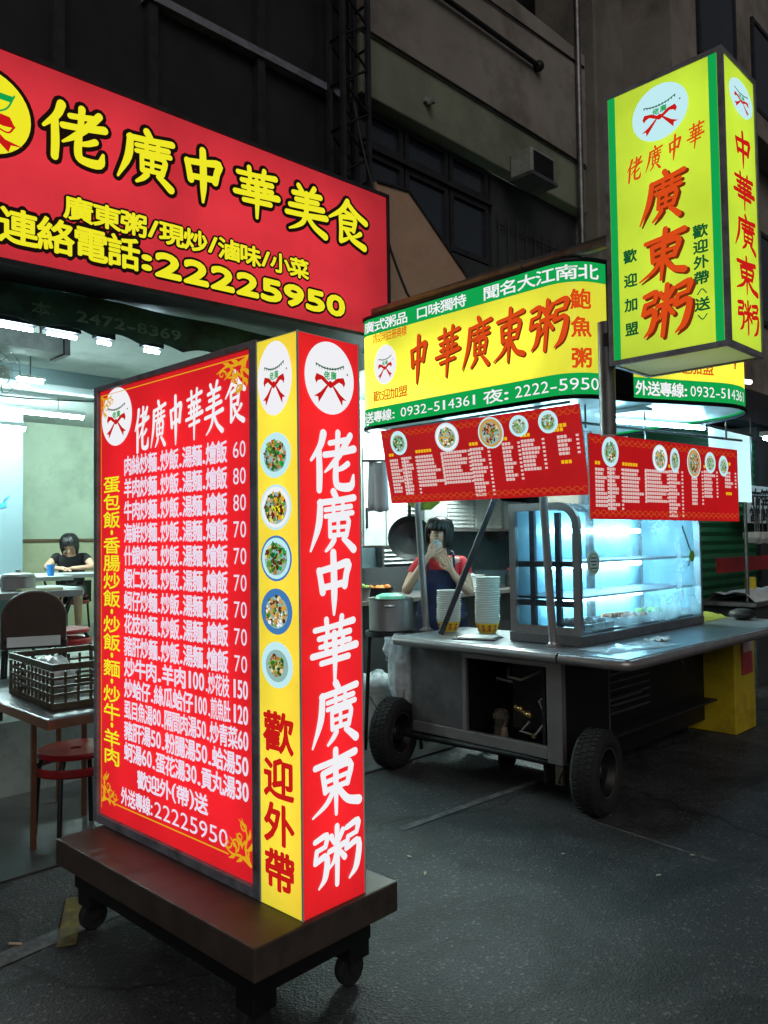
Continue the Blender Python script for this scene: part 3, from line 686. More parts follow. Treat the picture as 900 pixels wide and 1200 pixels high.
for lab, pts in (('thin black cable sagging across the dark facade above the red shop sign', [(-1.0, 4.02, 5.6), (.6, 4.0, 5.25), (2.2, 4.0, 5.2), (3.6, 4.02, 5.45)]), ('black cable running from the lattice mast down to the canopy roof', [(3.7, 3.95, 4.6), (3.75, 3.8, 3.9), (3.9, 3.65, 3.2), (4.1, 3.5, 2.95)])):
    t = thing('overhead_cable', lab, 'cable', pts[0]); b = MB(); c3 = []
    for i in range(len(pts)-1):
        for k in range(6): c3.append(Vector(pts[i]).lerp(Vector(pts[i+1]), k/6)-Vector((0, 0, .05*math.sin(PI*k/6))))
    b.tube(c3+[Vector(pts[-1])], .010, 6); b.build('cable_run', M['ink'], t)
lt = thing('lattice_mast', 'dark steel lattice mast rising behind the end of the red shop sign', 'mast', (3.7, 3.98, 3.8))
b = MB()
for x, y in ((3.58, 3.92), (3.82, 3.92), (3.82, 4.06), (3.58, 4.06)): b.box((x-.016, y-.016, 3.2), (x+.016, y+.016, 7.6))
b.build('upright', M['dark_metal'], lt)
b = MB()
for k in range(13):
    z = 3.4+k*.32
    for y in (3.92, 4.06): b.tube([(3.58, y, z), (3.82, y, z+.16)], .01, 6); b.tube([(3.82, y, z+.16), (3.58, y, z+.32)], .01, 6)
    b.tube([(3.58, 3.92, z), (3.58, 4.06, z)], .01, 6); b.tube([(3.82, 3.92, z), (3.82, 4.06, z)], .01, 6)
b.build('lattice', M['black_metal'], lt)

# ------------------------------------------------------------------ red fascia sign of the diner
fs = thing('shop_sign', 'big crimson lit shop sign with yellow characters above the diner entrance', 'shop sign', (2.2, 3.7, 2.8))
FU = Vector((1, 0, .0265))
def FF(u, v, d): return Vector((0.55, 3.7, 2.787)) + FU*u + Vector((0, -d, v))   # u from x=.55, v up from the bottom edge
LF, HF = 3.21, .962
b = MB(); c4 = lambda u0, v0, u1, v1, d: [FF(u0, v0, d), FF(u1, v0, d), FF(u1, v1, d), FF(u0, v1, d)]
b.add(c4(0, 0, LF, HF, 0), [(0,1,2,3)]); face = b.build('sign_face', M['face_fascia'], fs)
b = MB(); t = .022
for q in ((-t, -t, LF+t, 0), (-t, HF, LF+t, HF+t), (-t, 0, 0, HF), (LF, 0, LF+t, HF)):
    b.prism(c4(*q, .012), (0, .262, 0))
b.build('frame', M['dark_metal'], fs)
b = MB(); b.add(c4(0, 0, LF, HF, -.25), [(0,1,2,3)]); b.build('back_panel', M['wall_white'], fs)
b = MB()
for v in (.2, .5, .78):
    for k in range(2): b.tube([FF(.15+k*1.5, v, -.16), FF(1.5+k*1.5, v, -.16)], .014, 8)
b.build('lamp_tube', M['tube_sign'], fs)
A = Art(FF)
xo = .55
for i, (ch, x, z) in enumerate(zip('佬廣中華美食', (1.605, 1.985, 2.325, 2.685, 3.06, 3.40), (3.49, 3.50, 3.52, 3.535, 3.545, 3.555))):
    w, h = (.325 if i < 4 else .325), .275
    u = x-xo; v = z-2.787-.0265*u
    A.brush(ch, u, v, w, h, 'p_black', .003, grow=.021, bold=1.3)
    A.brush(ch, u, v, w, h, 'p_yellow', .0062, bold=1.3)
A.build('title_lettering', face)
A = Art(FF)
A.text('廣東粥/現炒/滷味/小菜', 1.56-xo, 3.07-xo, .315, .118, 'p_black', .003, .13)
A.text('廣東粥/現炒/滷味/小菜', 1.56-xo, 3.07-xo, .315, .118, 'p_yellow', .0045, .035)
def bt(t, x0, x1, v, h):
    k = .5 if is_cjk(t[0]) else 1; A.text(t, x0-xo, x1-xo, v, h, 'p_black', .003, .15); A.text(t, x0-xo, x1-xo, v, h, 'p_yellow', .0045, .028 if k < 1 else .06)
bt('連絡電話', 1.265, 1.95, .158, .165); bt(':', 1.95, 2.03, .15, .13); bt('22225950', 2.03, 3.375, .14, .15)
A.build('phone_lettering', face)
A = Art(FF)
cu, cv = 1.20-xo, 3.455-2.787-.01
A.disc(cu, cv, .225, .215, 'p_black', .002); A.disc(cu, cv, .205, .195, 'p_yellow', .003)
A.poly([(cu-.13, cv+.10), (cu+.13, cv+.10), (cu+.115, cv+.07), (cu-.115, cv+.07)], 'p_green', .0045)
A.stroke([(cu-.13, cv+.105, .008), (cu-.09, cv+.03, .008), (cu, cv, .008), (cu+.09, cv+.03, .008), (cu+.13, cv+.105, .008)], 'p_green', .0045)
for k in (-.05, .02): A.stroke([(cu+k, cv+.12, .009), (cu+k+.01, cv+.15, .008), (cu+k-.01, cv+.165, .006), (cu+k+.005, cv+.185, .003)], 'p_black', .0045)
for sg in (-1, 1):
    A.poly([(cu+sg*.01, cv-.035), (cu+sg*.05, cv+.005), (cu+sg*.11, cv+.0), (cu+sg*.135, cv-.045), (cu+sg*.08, cv-.05)], 'p_red', .005)
    A.stroke([(cu+sg*.13, cv-.04, .01), (cu+sg*.10, cv-.075, .008), (cu+sg*.03, cv-.055, .008)], 'p_red', .005)
    A.poly([(cu+sg*.02, cv-.055), (cu+sg*.09, cv-.11), (cu+sg*.17, cv-.125), (cu+sg*.115, cv-.13), (cu+sg*.105, cv-.165), (cu+sg*.05, cv-.12)], 'p_red', .005)
A.disc(cu, cv-.045, .022, .022, 'p_red', .0055)
A.build('emblem', face)

vl = thing('awning_valance', 'dark green scalloped canvas valance with faded numbers hanging under the red shop sign', 'awning', (2, 3.93, 2.6))
b = MB(); xs = [-1+i*.02 for i in range(231)]
vs = []
for x in xs:
    y = 3.96+.012*math.sin(x*9)
    vs += [(x, y, 2.80), (x, y-.01, 2.69), (x, y, 2.598+.028*abs(math.sin((x-1.55)*PI/.27)))]
fsx = []
for i in range(len(xs)-1):
    for k in range(2): fsx.append((3*i+k, 3*i+3+k, 3*i+4+k, 3*i+1+k))
b.add(vs, fsx, 0, True); can = b.build('canvas', M['valance'], vl)
sm = can.modifiers.new('thick', 'SOLIDIFY'); sm.thickness = .004
A = Art(lambda u, v, d: Vector((u, 3.95-.012-d, v)))
A.text('本', 1.50, 1.59, 2.68, .075, M['valance_print'], .006, .02)
A.text('2472-8369', 1.72, 2.33, 2.68, .07, M['valance_print'], .006, .03)
A.build('faded_lettering', can)

# ------------------------------------------------------------------ plinth and free-standing menu light box
pt = local(thing('wheeled_plinth', 'low brown steel plinth on casters carrying the menu light box', 'plinth', (1.343, 1.893, 0), math.radians(1.7)))
b = MB(); b.box((0, -.005, .25), (.605, 1.27, .35)); b.build('platform', M['brown_steel'], pt, .006)
b = MB(); b.box((.05, .06, .165), (.535, .09, .249)); b.box((.05, 1.18, .165), (.535, 1.21, .249)); b.box((.05, .092, .165), (.08, 1.178, .249)); b.box((.505, .092, .165), (.535, 1.178, .249)); b.build('underframe', M['black_metal'], pt)
for x, y in ((.10, .12), (.50, .12), (.10, 1.15), (.50, 1.15)):
    b = MB(); b.box((x-.045, y-.045, .10), (x+.045, y+.045, .2045)); lg = b.build('leg', M['black_metal'], pt, .004)
    b = MB(); b.lathe([(.012, -.02), (.05, -.02), (.055, -.008), (.055, .008), (.05, .02), (.012, .02)], (x, y+.01, .056), 18, axis='y')
    b.box((x-.02, y-.022, .05), (x+.02, y-.016, .10)); b.build('caster', M['rubber'], lg)

ms = local(thing('menu_light_box', 'tall free-standing lit red and yellow menu light box on the brown plinth', 'menu sign', (1.539, 1.911, .352), math.radians(1.7)))
TW, TD, TH = .268, .205, 1.81
def RF(u, v, d): return Vector((u, -d, v))            # red end face: u along local x
def YF(u, v, d): return Vector((-d, TD-u, v))         # yellow face: far edge to corner
PY0, PY1, PZ0, PZ1 = .245, 1.300, .035, 1.80
def PF(u, v, d): return Vector((.012-d, PY1-u, PZ0+v))  # big menu panel
def face_quad(f, w, h, d=0): return [f(0, 0, d), f(w, 0, d), f(w, h, d), f(0, h, d)]
b = MB(); b.add(face_quad(RF, TW, TH), [(0,1,2,3)]); rf = b.build('red_face', M['face_red'], ms)
b = MB(); b.add(face_quad(YF, TD, TH), [(0,1,2,3)]); yf = b.build('yellow_face', M['face_yellow'], ms)
b = MB(); b.add(face_quad(PF, PY1-PY0, PZ1-PZ0), [(0,1,2,3)]); pf = b.build('menu_panel', M['face_red'], ms)
b = MB(); fx0, fx1 = -.004, .262
b.box((fx0, TD+.002, 0), (fx1, PY0, TH+.012)); b.box((fx0, PY1, 0), (fx1, PY1+.03, TH+.012))
b.box((fx0, PY0+.001, PZ1), (fx1, PY1-.001, TH+.012)); b.box((fx0, PY0+.001, 0), (fx1, PY1-.001, PZ0))
b.build('frame', M['frame_grey'], ms, .003)
b = MB(); b.box((fx1-.004, PY0, PZ0), (fx1-.001, PY1, PZ1)); b.box((TW-.003, .002, 0), (TW, TD, TH)); b.box((0.002, .002, TH), (TW-.004, TD, TH+.003)); b.box((0.004, .004, -.0005), (TW-.004, TD, .003)); b.build('back_panel', M['white_plastic'], ms)
b = MB()
for e in ((-.0025, -.0025), (TW-.003, -.0025), (-.0025, TD-.003)): b.box((e[0], e[1], -.001), (e[0]+.005, e[1]+.005, TH+.004))
b.build('corner_trim', M['white_plastic'], ms)
b = MB(); b.tube([(.135, .10, .06), (.135, .10, .88)], .013, 8); b.tube([(.135, .10, .93), (.135, .10, 1.75)], .013, 8)
for y in (.42, .77, 1.12): b.tube([(.16, y, .1), (.16, y, .88)], .013, 8); b.tube([(.16, y, .94), (.16, y, 1.72)], .013, 8)
b.build('lamp_tube', M['tube_sign'], ms)
# red face print
A = Art(RF); A.logo(.134, TH*(1-.072), .108, .118); A.build('emblem', rf)
A = Art(RF)
ys = (.222, .330, .437, .552, .668, .785, .912)
for ch, v in zip('佬廣中華廣東粥', ys):
    A.brush(ch, .140, TH*(1-v), .205, .190, 'p_white', .003, bold=1.25)
A.build('title_lettering', rf)
# yellow face print
A = Art(YF); A.logo(.094, TH*(1-.073), .086, .120); A.build('emblem', yf)
dishes = [('p_ice', ['p_lime', 'p_green', 'p_tan', 'p_dkgreen', 'p_orange']), ('p_white', ['p_tan', 'p_gold', 'p_maroon', 'p_yellow']), ('p_ice', ['p_lime', 'p_green', 'p_maroon', 'p_dkgreen']), ('p_blue', ['p_tan', 'p_gold', 'p_white', 'p_tan']), ('p_ice', ['p_maroon', 'p_dkgreen', 'p_tan', 'p_lime'])]
for i, (v, (pl, fd)) in enumerate(zip((.21, .302, .392, .485, .578), dishes)):
    A = Art(YF); A.dish(.095, TH*(1-v), .078, .073, pl, fd, seed=i+3, rim='p_blue' if i in (2, 3) else 'p_ice', n=34, spread=.45 if i == 4 else .66)
    A.build('dish_picture', yf)
A = Art(YF); A.column('歡迎外帶', .098, TH*(1-.655), TH*(1-.972), .145, 'p_red', .003, .035, .88); A.build('takeaway_lettering', yf)
# menu panel print
PW, PH = PY1-PY0, PZ1-PZ0
U = lambda u: u*PW
V = lambda v: (1-v)*PH
A = Art(PF); A.logo(U(.137), V(.068), U(.118), PH*.068); A.build('emblem', pf)
A = Art(PF)
for i, ch in enumerate('佬廣中華美食'):
    A.brush(ch, U(.325+i*.117), V(.112-i*.0035+(0 if i < 5 else -.008)), U(.105), PH*.098, 'p_white', .003, bold=1.15)
A.build('title_lettering', pf)
A = Art(PF)
rows = [('肉絲', '60'), ('羊肉', '80'), ('牛肉', '80'), ('海鮮', '70'), ('什錦', '70'), ('蝦仁', '70'), ('蚵仔', '70'), ('花枝', '70'), ('豬肝', '70')]
for i, (a, p) in enumerate(rows):
    v = V(.1875+i*.0512)
    A.text(a+'炒麵.炒飯.湯麵.燴飯', U(.195), U(.865), v, PH*.045, 'p_violet', .003, .030)
    A.text(p, U(.895), U(.968), v, PH*.040, 'p_violet', .003, .0)
for i, (parts) in enumerate(((('炒牛肉.羊肉', .195, .62), ('100', .625, .73), ('.炒花枝', .735, .87), ('150', .885, .97)),
                             (('炒蛤仔.絲瓜蛤仔', .195, .66), ('100', .665, .745), ('.煎魚肚', .75, .875), ('120', .885, .97)),
                             (('虱目魚湯80.隔間肉湯50.炒青菜60', .195, .97),), (('豬肝湯50.粉腸湯50.蛤湯50', .195, .97),), (('蚵湯60.蛋花湯30.貢丸湯30', .195, .97),))):
    for t, a, c in parts: A.text(t, U(a), U(c), V(.645+i*.0475), PH*.043, 'p_violet', .003, .030)
A.text('歡迎外(帶)送', U(.29), U(.745), V(.887), PH*.040, 'p_violet', .003, .030)
A.text('外送專線:', U(.17), U(.40), V(.937), PH*.040, 'p_violet', .003, .030); A.text('22225950', U(.405), U(.86), V(.937), PH*.042, 'p_violet', .003, .0)
A.build('menu_lettering', pf)
A = Art(PF); A.column('蛋包飯\u00b7香腸炒飯\u00b7炒飯\u00b7麵\u00b7炒牛\u00b7羊肉', U(.098), V(.205), V(.878), U(.13), 'p_yellow', .003, .02, .95); A.build('side_lettering', pf)
A = Art(PF)
for u in (.012, .986): A.rect(U(u), V(.985 if u > .5 else .985), U(u)+.004, V(.01), 'p_gold', .003)
A.rect(U(.12), V(.965), U(.86), V(.965)+.005, 'p_gold', .003); A.rect(U(.012), V(.012), U(.986), V(.012)+.004, 'p_gold', .003)
A.flourish(U(.02), V(.968), U(.13), PH*.075, 'p_gold', .0035); A.flourish(U(.978), V(.968), -U(.15), PH*.085, 'p_gold', .0035)
A.flourish(U(.978), V(.015), -U(.17), -PH*.07, 'p_gold', .0035); A.flourish(U(.02), V(.015), U(.10), -PH*.055, 'p_gold', .0035)
A.build('gold_ornament', pf)

# ------------------------------------------------------------------ vertical hanging sign
hg = thing('hanging_sign', 'tall lime yellow lit hanging sign with vermilion characters on a steel pipe bracket', 'hanging sign', (3.3, 1.55, 2.3))
HX0, HX1, HY0, HY1, HZ0, HZ1 = 3.30, 3.685, 1.265, 1.815, 2.295, 3.562
def HF_(u, v, d): return Vector((HX0-d, HY1-u, HZ0+v))
def HS_(u, v, d): return Vector((HX0+u, HY0-d, HZ0+v))
HW, HH, HD = HY1-HY0, HZ1-HZ0, HX1-HX0
g = .022
def inset(f, w, h, d): return [f(g, g, d), f(w-g, g, d), f(w-g, h-g, d), f(g, h-g, d)]
b = MB(); b.add(inset(HF_, HW, HH, -.006), [(0,1,2,3)]); hf = b.build('front_face', M['face_lime'], hg)
b = MB(); b.add(inset(HS_, HD, HH, -.006), [(0,1,2,3)]); hs_ = b.build('side_face', M['face_lime'], hg)
b = MB()
for z in (HZ0, HZ1-g): 
    for q in ((HX0, HY0, HX0+g, HY1), (HX1-g, HY0, HX1, HY1), (HX0+g, HY0, HX1-g, HY0+g), (HX0+g, HY1-g, HX1-g, HY1)): b.box((q[0], q[1], z), (q[2], q[3], z+g))
for x in (HX0, HX1-g):
    for y in (HY0, HY1-g): b.box((x, y, HZ0+g), (x+g, y+g, HZ1-g))
b.build('frame', M['frame_grey'], hg)
b = MB(); b.add([(HX0+g, HY0+g, HZ0+.006), (HX1-g, HY0+g, HZ0+.006), (HX1-g, HY1-g, HZ0+.006), (HX0+g, HY1-g, HZ0+.006)], [(0, 1, 2, 3)]); b.build('bottom_plate', M['wind_sheet'], hg)
b = MB(); b.box((HX0+g, HY0+g, HZ1-.012), (HX1-g, HY1-g, HZ1-.004)); b.box((HX1-.012, HY0+g, HZ0+g), (HX1-.004, HY1-g, HZ1-g)); b.box((HX0+g, HY1-.012, HZ0+g), (HX1-g, HY1-.004, HZ1-g)); b.build('back_plate', M['canopy_white'], hg)
b = MB(); b.tube([(3.5, 1.54, 2.36), (3.5, 1.54, 2.90)], .014, 8); b.tube([(3.5, 1.54, 2.96), (3.5, 1.54, 3.5)], .014, 8); b.build('lamp_tube', M['tube_sign'], hg)
A = Art(HF_); A.logo(.50*HW, HH*(1-.142), .235*HW, HH*.098, disc='p_ice'); A.build('emblem', hf)
A = Art(HF_)
for i, ch in enumerate('佬廣中華'): A.brush(ch, HW*(.27+i*.172), HH*(.70-.014+i*.014), HW*.135, HH*.082, 'p_orange', .004, bold=1.1, slant=.15)
for i, (ch, v, h) in enumerate((('廣', .445, .165), ('東', .645, .165), ('粥', .842, .185))):
    w = HW*(.36, .38, .42)[i]
    A.brush(ch, HW*.505+.008, HH*(1-v)-.010, w, HH*h, 'p_brown', .003, bold=1.25, slant=.12)
    A.brush(ch, HW*.50, HH*(1-v), w, HH*h, 'p_orange', .0062, bold=1.2, slant=.12)
A.build('title_lettering', hf)
A = Art(HF_); A.column('歡迎加盟', HW*.215, HH*(1-.575), HH*(1-.925), HW*.115, 'p_dkgreen', .004, .035, .55); A.column('歡迎外帶(送)', HW*.80, HH*(1-.575), HH*(1-.912), HW*.115, 'p_dkgreen', .004, .035, .85); A.build('invitation_lettering', hf)
A = Art(HF_); A.rect(g+.002, g, .058, HH-g, 'p_green', -.003); A.rect(HW-g-.038, g, HW-g-.002, HH-g, 'p_green', -.003); A.build('green_border', hf)
A = Art(HS_); A.logo(.5*HD, HH*(1-.125), .34*HD, HH*.062, disc='p_ice'); A.build('emblem', hs_)
A = Art(HS_)
for i, ch in enumerate('中華廣東粥'):
    A.brush(ch, HD*.5, HH*(1-(.305+i*.145)), HD*.62, HH*.118, 'p_red', .003, bold=1.15)
A.build('title_lettering', hs_)
b = MB(); b.tube([(3.36, 1.862, 1.985), (3.36, 1.862, 2.52)], .038, 16); pl = b.build('pipe', M['galv'], hg)
b = MB(); b.tube([(3.56, 1.818, 2.985), (3.56, 3.62, 2.985)], .034, 14); b.tube([(3.56, 2.45, 2.985), (3.56, 2.75, 2.985)], .042, 14); b.build('bracket_arm', M['galv'], hg)
b = MB()
b.box((3.32, 1.816, 2.40), (3.40, 1.855, 2.46)); b.build('clamp', M['black_metal'], hg)

# ------------------------------------------------------------------ food cart
ct = thing('food_cart', 'stainless steel food cart with a wrap-around yellow and green lit canopy sign', 'food cart', (4.2, 2.6, 0))
CZ = .88
def counter_slab(poly, z0, z1):
    b = MB(); b.prism([(x, y, z0) for x, y in poly], (0, 0, z1-z0)); return b
o = counter_slab([(3.75, 2.0), (6.25, 2.0), (6.25, 2.95), (4.45, 2.95), (4.45, 3.66), (3.78, 3.66)], CZ-.012, CZ).build('counter_top', M['counter_steel'], ct, .004)
b = MB(); r = .03
b.tube([(3.765, 3.67, CZ-.034), (3.755, 2.42, CZ-.034)], r, 14); b.tube([(3.755, 2.405, CZ-.034), (3.75, 2.03, CZ-.034), (3.775, 2.0, CZ-.034), (6.25, 1.995, CZ-.034)], r, 14)
b.build('edge_rail', M['steel'], ct)
b = MB(); b.box((3.80, 2.05, CZ-.05), (6.2, 2.9, CZ-.013)); b.box((3.80, 2.91, CZ-.05), (4.4, 3.62, CZ-.013)); b.build('counter_underside', M['black_metal'], ct)
# body, left wing: closed panel, open gas cabinet, corner post
b = MB()
b.box((3.86, 3.19, .25), (3.88, 3.60, .826)); b.box((3.86, 3.60, .25), (4.40, 3.62, .826)); b.box((4.38, 2.47, .25), (4.40, 3.598, .826))
bd = b.build('body_panel', M['dull_steel'], ct)
b = MB()
b.box((3.853, 2.465, .23), (3.90, 2.565, .829)); b.box((3.856, 2.566, .77), (3.895, 3.189, .828)); b.box((3.856, 2.566, .25), (3.895, 3.61, .318)); b.box((3.856, 3.155, .319), (3.882, 3.188, .769))
b.build('body_frame', M['steel'], ct, .004)
b = MB(); b.box((3.90, 2.47, .235), (4.379, 3.598, .25)); b.box((3.901, 2.47, .251), (4.379, 2.485, .826)); b.box((3.89, 3.18, .251), (4.379, 3.188, .826)); b.build('cabinet_lining', M['black_metal'], ct)
b = MB()
b.tube([(3.95, 2.75, .42), (3.93, 2.80, .36), (3.93, 2.70, .35), (3.94, 2.62, .45), (3.95, 2.68, .55), (4.0, 2.60, .62)], .007, 8)
b.tube([(4.1, 3.0, .70), (3.98, 2.92, .66), (3.97, 2.82, .655), (4.1, 2.75, .70)], .009, 8); b.tube([(4.1, 3.1, .6), (4.0, 3.02, .64), (3.99, 2.9, .63)], .008, 8)
b.build('gas_hose', M['hose'], ct)
b = MB(); b.tube([(3.93, 2.84, .50), (3.93, 2.72, .455)], .013, 10); b.ball((3.93, 2.80, .49), .02, 8, 6); b.ball((3.93, 2.74, .465), .022, 8, 6); b.box((3.92, 2.695, .335), (3.94, 2.72, .36)); b.build('gas_regulator', M['brass'], ct)
b = MB(); b.box((3.92, 2.62, .09), (6.1, 2.64, .83)); b.box((6.08, 2.641, .09), (6.1, 2.95, .83)); b.build('recessed_panel', M['black_metal'], ct)
b = MB(); b.box((4.401, 2.92, .05), (6.079, 2.94, .83)); b.box((4.401, 2.941, .05), (4.42, 3.60, .83)); b.build('light_block_skirt', M['black_metal'], ct)  # added dark boards that stop kitchen lamp spill on the ground under the cart
for x0, x1, z0, z1 in ((4.02, 4.5, .44, .455), (4.02, 6.0, .27, .285)):
    b = MB(); b.box((x0, 2.48, z0), (x1, 2.61, z1)); b.build('under_shelf', M['dark_metal'], ct)
b = MB()
for k, (x, z) in enumerate(((5.25, .62), (5.5, .58), (5.72, .66))): b.tube([(x, 2.60, .82), (x+.03, 2.56, z+.1), (x+.09, 2.55, z), (x+.14, 2.57, z+.08), (x+.13, 2.60, .8)], .008, 6)
b.build('loose_cable', M['hose'], ct)
b = MB()
for k in range(9): b.box((4.0, 2.612, .36+k*.05), (5.2, 2.619, .375+k*.05))
b.tube([(4.3, 2.58, .47), (5.0, 2.58, .47)], .012, 8); b.build('lower_rack', M['dull_steel'], ct)
b = MB(); b.box((3.87, 2.39, .205), (4.2, 2.44, .249)); b.box((3.87, 3.55, .19), (5.8, 3.60, .2345)); b.box((3.90, 2.442, .20), (3.95, 3.548, .234)); b.box((5.7, 2.70, .20), (5.75, 3.548, .234)); b.box((3.951, 2.70, .205), (5.699, 2.75, .249)); b.build('chassis', M['black_metal'], ct)
b = MB(); b.tube([(3.86, 2.47, .22), (3.84, 2.49, .14), (3.88, 2.50, .12), (3.9, 2.52, .2)], .009, 6); b.box((3.86, 2.47, .12), (3.885, 2.52, .228)); b.build('tow_hook', M['rim'], ct)
def wheel(c, r=.225, w=.15, name='wheel', steer=0.0):
    y = w/2; ST = Matrix.Translation(c) @ Matrix.Rotation(steer, 4, 'Z') @ Matrix.Translation(-Vector(c))
    b = MB(); b.x = ST; prof = [(r*.60, -y*.75), (r*.72, -y), (r*.90, -y*.98), (r*.985, -y*.72), (r, -y*.3), (r, y*.3), (r*.985, y*.72), (r*.90, y*.98), (r*.72, y), (r*.60, y*.75)]
    b.lathe(prof, c, 40, axis='y')
    for k in range(44):     # tread blocks
        a = 2*PI*k/44
        for q in (-1, 0, 1):
            a2 = a + (q % 2)*PI/44
            R = ST @ Matrix.Translation(c) @ Matrix.Rotation(a2, 4, 'Y')
            o_ = b.x; b.x = R; b.box((r*.985, q*y*.5-.014, -.009), (r*1.018, q*y*.5+.014, .009)); b.x = o_
    wh = b.build(name, M['rubber'], ct)
    b = MB(); b.x = ST; b.lathe([(r*.60, -y*.72), (r*.585, -y*.80), (r*.55, -y*.6), (r*.5, -y*.2), (r*.28, -y*.15), (r*.22, -y*.55), (r*.08, -y*.6), (.001, -y*.6)], c, 32, axis='y'); rm = b.build('rim', M['black_metal'], wh)
    b = MB(); b.x = ST; b.lathe([(r*.565, -y*.83), (r*.60, -y*.86), (r*.605, -y*.80), (r*.57, -y*.76), (r*.565, -y*.83)], c, 36, axis='y'); b.build('rim_edge', M['rim'], wh)
wheel((3.90, 2.28, .229), steer=math.radians(9)); wheel((3.80, 3.735, .229), steer=math.radians(14))
b = MB(); b.lathe([(.02, -.02), (.075, -.02), (.082, 0), (.075, .02), (.02, .02)], (4.25, 3.14, .082), 20, axis='y'); b.box((4.22, 3.11, .09), (4.28, 3.17, .20)); b.build('support_caster', M['rubber'], ct)
b = MB(); b.tube([(3.9, 2.30, .229), (3.82, 3.70, .229)], .02, 8); b.build('axle', M['black_metal'], ct)
b = MB(); b.box((5.9, 2.70, .0), (5.98, 2.88, .20)); b.build('rear_prop', M['black_metal'], ct)
# posts and brace
def post(a, c, r, m='steel', nm='post'):
    b = MB(); a = Vector(a); c = Vector(c); b.tube([a, c], r, 14); b.lathe([(r*2.1, 0), (r*2.1, .008), (r*1.3, .016), (r, .03)], (a.x, a.y, a.z), 16); return b.build(nm, M[m], ct)
post((3.93, 2.56, CZ), (3.875, 2.60, 2.26), .024)
post((4.10, 3.70, CZ), (3.99, 3.70, 2.28), .024)
b = MB(); p0 = Vector((3.87, 3.37, CZ+.02)); p1 = Vector((4.16, 3.04, 1.95)); d = (p1-p0).normalized(); b.tube([p0, p1], .024, 4, smooth=False); b.build('brace', M['dark_metal'], ct)
b = MB(); b.tube([(4.9, 2.9, CZ), (4.9, 2.9, 2.3)], .05, 14); b.tube([(4.9, 2.9, 2.3), (4.9, 2.9, 2.95)], .06, 14); b.build('canopy_mast', M['galv'], ct)

def rpath(pts, rs, n=10):
    out = []
    for i, (p, r) in enumerate(zip(pts, rs)):
        p = Vector(p); a = (Vector(pts[i-1])-p).normalized(); c = (Vector(pts[(i+1) % len(pts)])-p).normalized()
        th = a.angle(c); cc = p+(a+c).normalized()*(r/math.sin(th/2)); tt = r/math.tan(th/2)
        s0 = p+a*tt-cc; e0 = p+c*tt-cc; a0 = math.atan2(s0.y, s0.x); a1 = math.atan2(e0.y, e0.x)
        while a1-a0 > PI: a1 -= 2*PI
        while a1-a0 < -PI: a1 += 2*PI
        for k in range(n+1):
            q = a0+(a1-a0)*k/n; out.append(Vector((cc.x+r*math.cos(q), cc.y+r*math.sin(q))))
    return out
CP = rpath([(3.5, 3.72), (3.5, 2.12), (3.84, 2.0), (4.9, 1.5), (5.3, 3.7)], [.1, .20, .06, .45, .3])
NC = len(CP)
cum = [0.0]
for i in range(1, NC+1): cum.append(cum[-1]+(CP[i % NC]-CP[i-1]).length)
K0, K1 = 2.24, 2.93
def along(sv):
    sv = max(0, min(sv, cum[-1]-1e-6))
    for i in range(NC):
        if cum[i+1] >= sv:
            a, c = CP[i], CP[(i+1) % NC]; t = (sv-cum[i])/(cum[i+1]-cum[i] or 1); p = a.lerp(c, t)
            def nrm(j):
                tt = (CP[(j+1) % NC]-CP[(j-1) % NC]).normalized(); return Vector((tt.y, -tt.x))*-1
            tn = (c-a).normalized(); nn = nrm(i).lerp(nrm(i+1), t)
            return p, nn.normalized()
cen = sum((p for p in CP), Vector((0, 0)))/NC
SG = 1 if along(1.0)[1].dot(along(1.0)[0]-cen) > 0 else -1
def KF(u, v, d):
    p, n = along(u); return Vector((p.x+n.x*SG*d, p.y+n.y*SG*d, K0+v))
S_FLAT = cum[10]
sY = lambda y: S_FLAT + (3.62-y)
HK = K1-K0
def strip(s0, s1, v0, v1, d, n):
    b = MB(); vs = []
    for i in range(n+1):
        q = s0+(s1-s0)*i/n; vs += [KF(q, v0, d), KF(q, v1, d)]
    b.add(vs, [(2*i, 2*i+2, 2*i+3, 2*i+1) for i in range(n)], 0, True); return b
b = MB(); b.prism([(p.x, p.y, K0+.012) for p in CP], (0, 0, .006)); cb = b.build('canopy_ceiling', M['canopy_white'], ct)
b = MB(); b.prism([(p.x, p.y, K1-.002) for p in CP], (0, 0, .012)); b.build('canopy_roof', M['canopy_dark'], ct)
S1, S2, S3, S4 = cum[3], cum[20]+.09, cum[22]+.02, cum[44]
SE = cum[20]+.10
b = MB(); m = strip(0.0, cum[44], -.02, 0, .012, 90); b.v = m.v; b.f = m.f; b.mi = m.mi; b.sm = m.sm
for v0, v1, d in ((HK, HK+.02, .012), (-.02, .0, .012)):
    q = strip(0, cum[44], v0, v1, d, 90); b.add(q.v, q.f, 0, True)
q = strip(0, cum[44], -.0, .004, .0, 90)
q = strip(SE, S3, 0, HK, .014, 8); b.add(q.v, q.f, 0, True)
tr = b.build('canopy_trim', M['canopy_dark'], ct); sm = tr.modifiers.new('thick', 'SOLIDIFY'); sm.thickness = .014; sm.offset = -1
b = MB()
for pts in ([(3.62, 3.45, 2.6), (3.62, 2.35, 2.6)], [(4.05, 2.05, 2.6), (4.85, 1.75, 2.6)], [(3.62, 3.45, 2.42), (3.62, 2.35, 2.42)], [(4.05, 2.05, 2.42), (4.85, 1.75, 2.42)]): b.tube(pts, .014, 8)
b.build('sign_tube', M['tube_sign'], ct)
b = MB(); b.prism([(3.72, 3.6, K0+.03), (3.72, 2.3, K0+.03), (4.05, 2.2, K0+.03), (4.8, 1.95, K0+.03), (5.0, 3.5, K0+.03)], (0, 0, HK-.06)); b.build('sign_reflector', M['canopy_white'], ct)
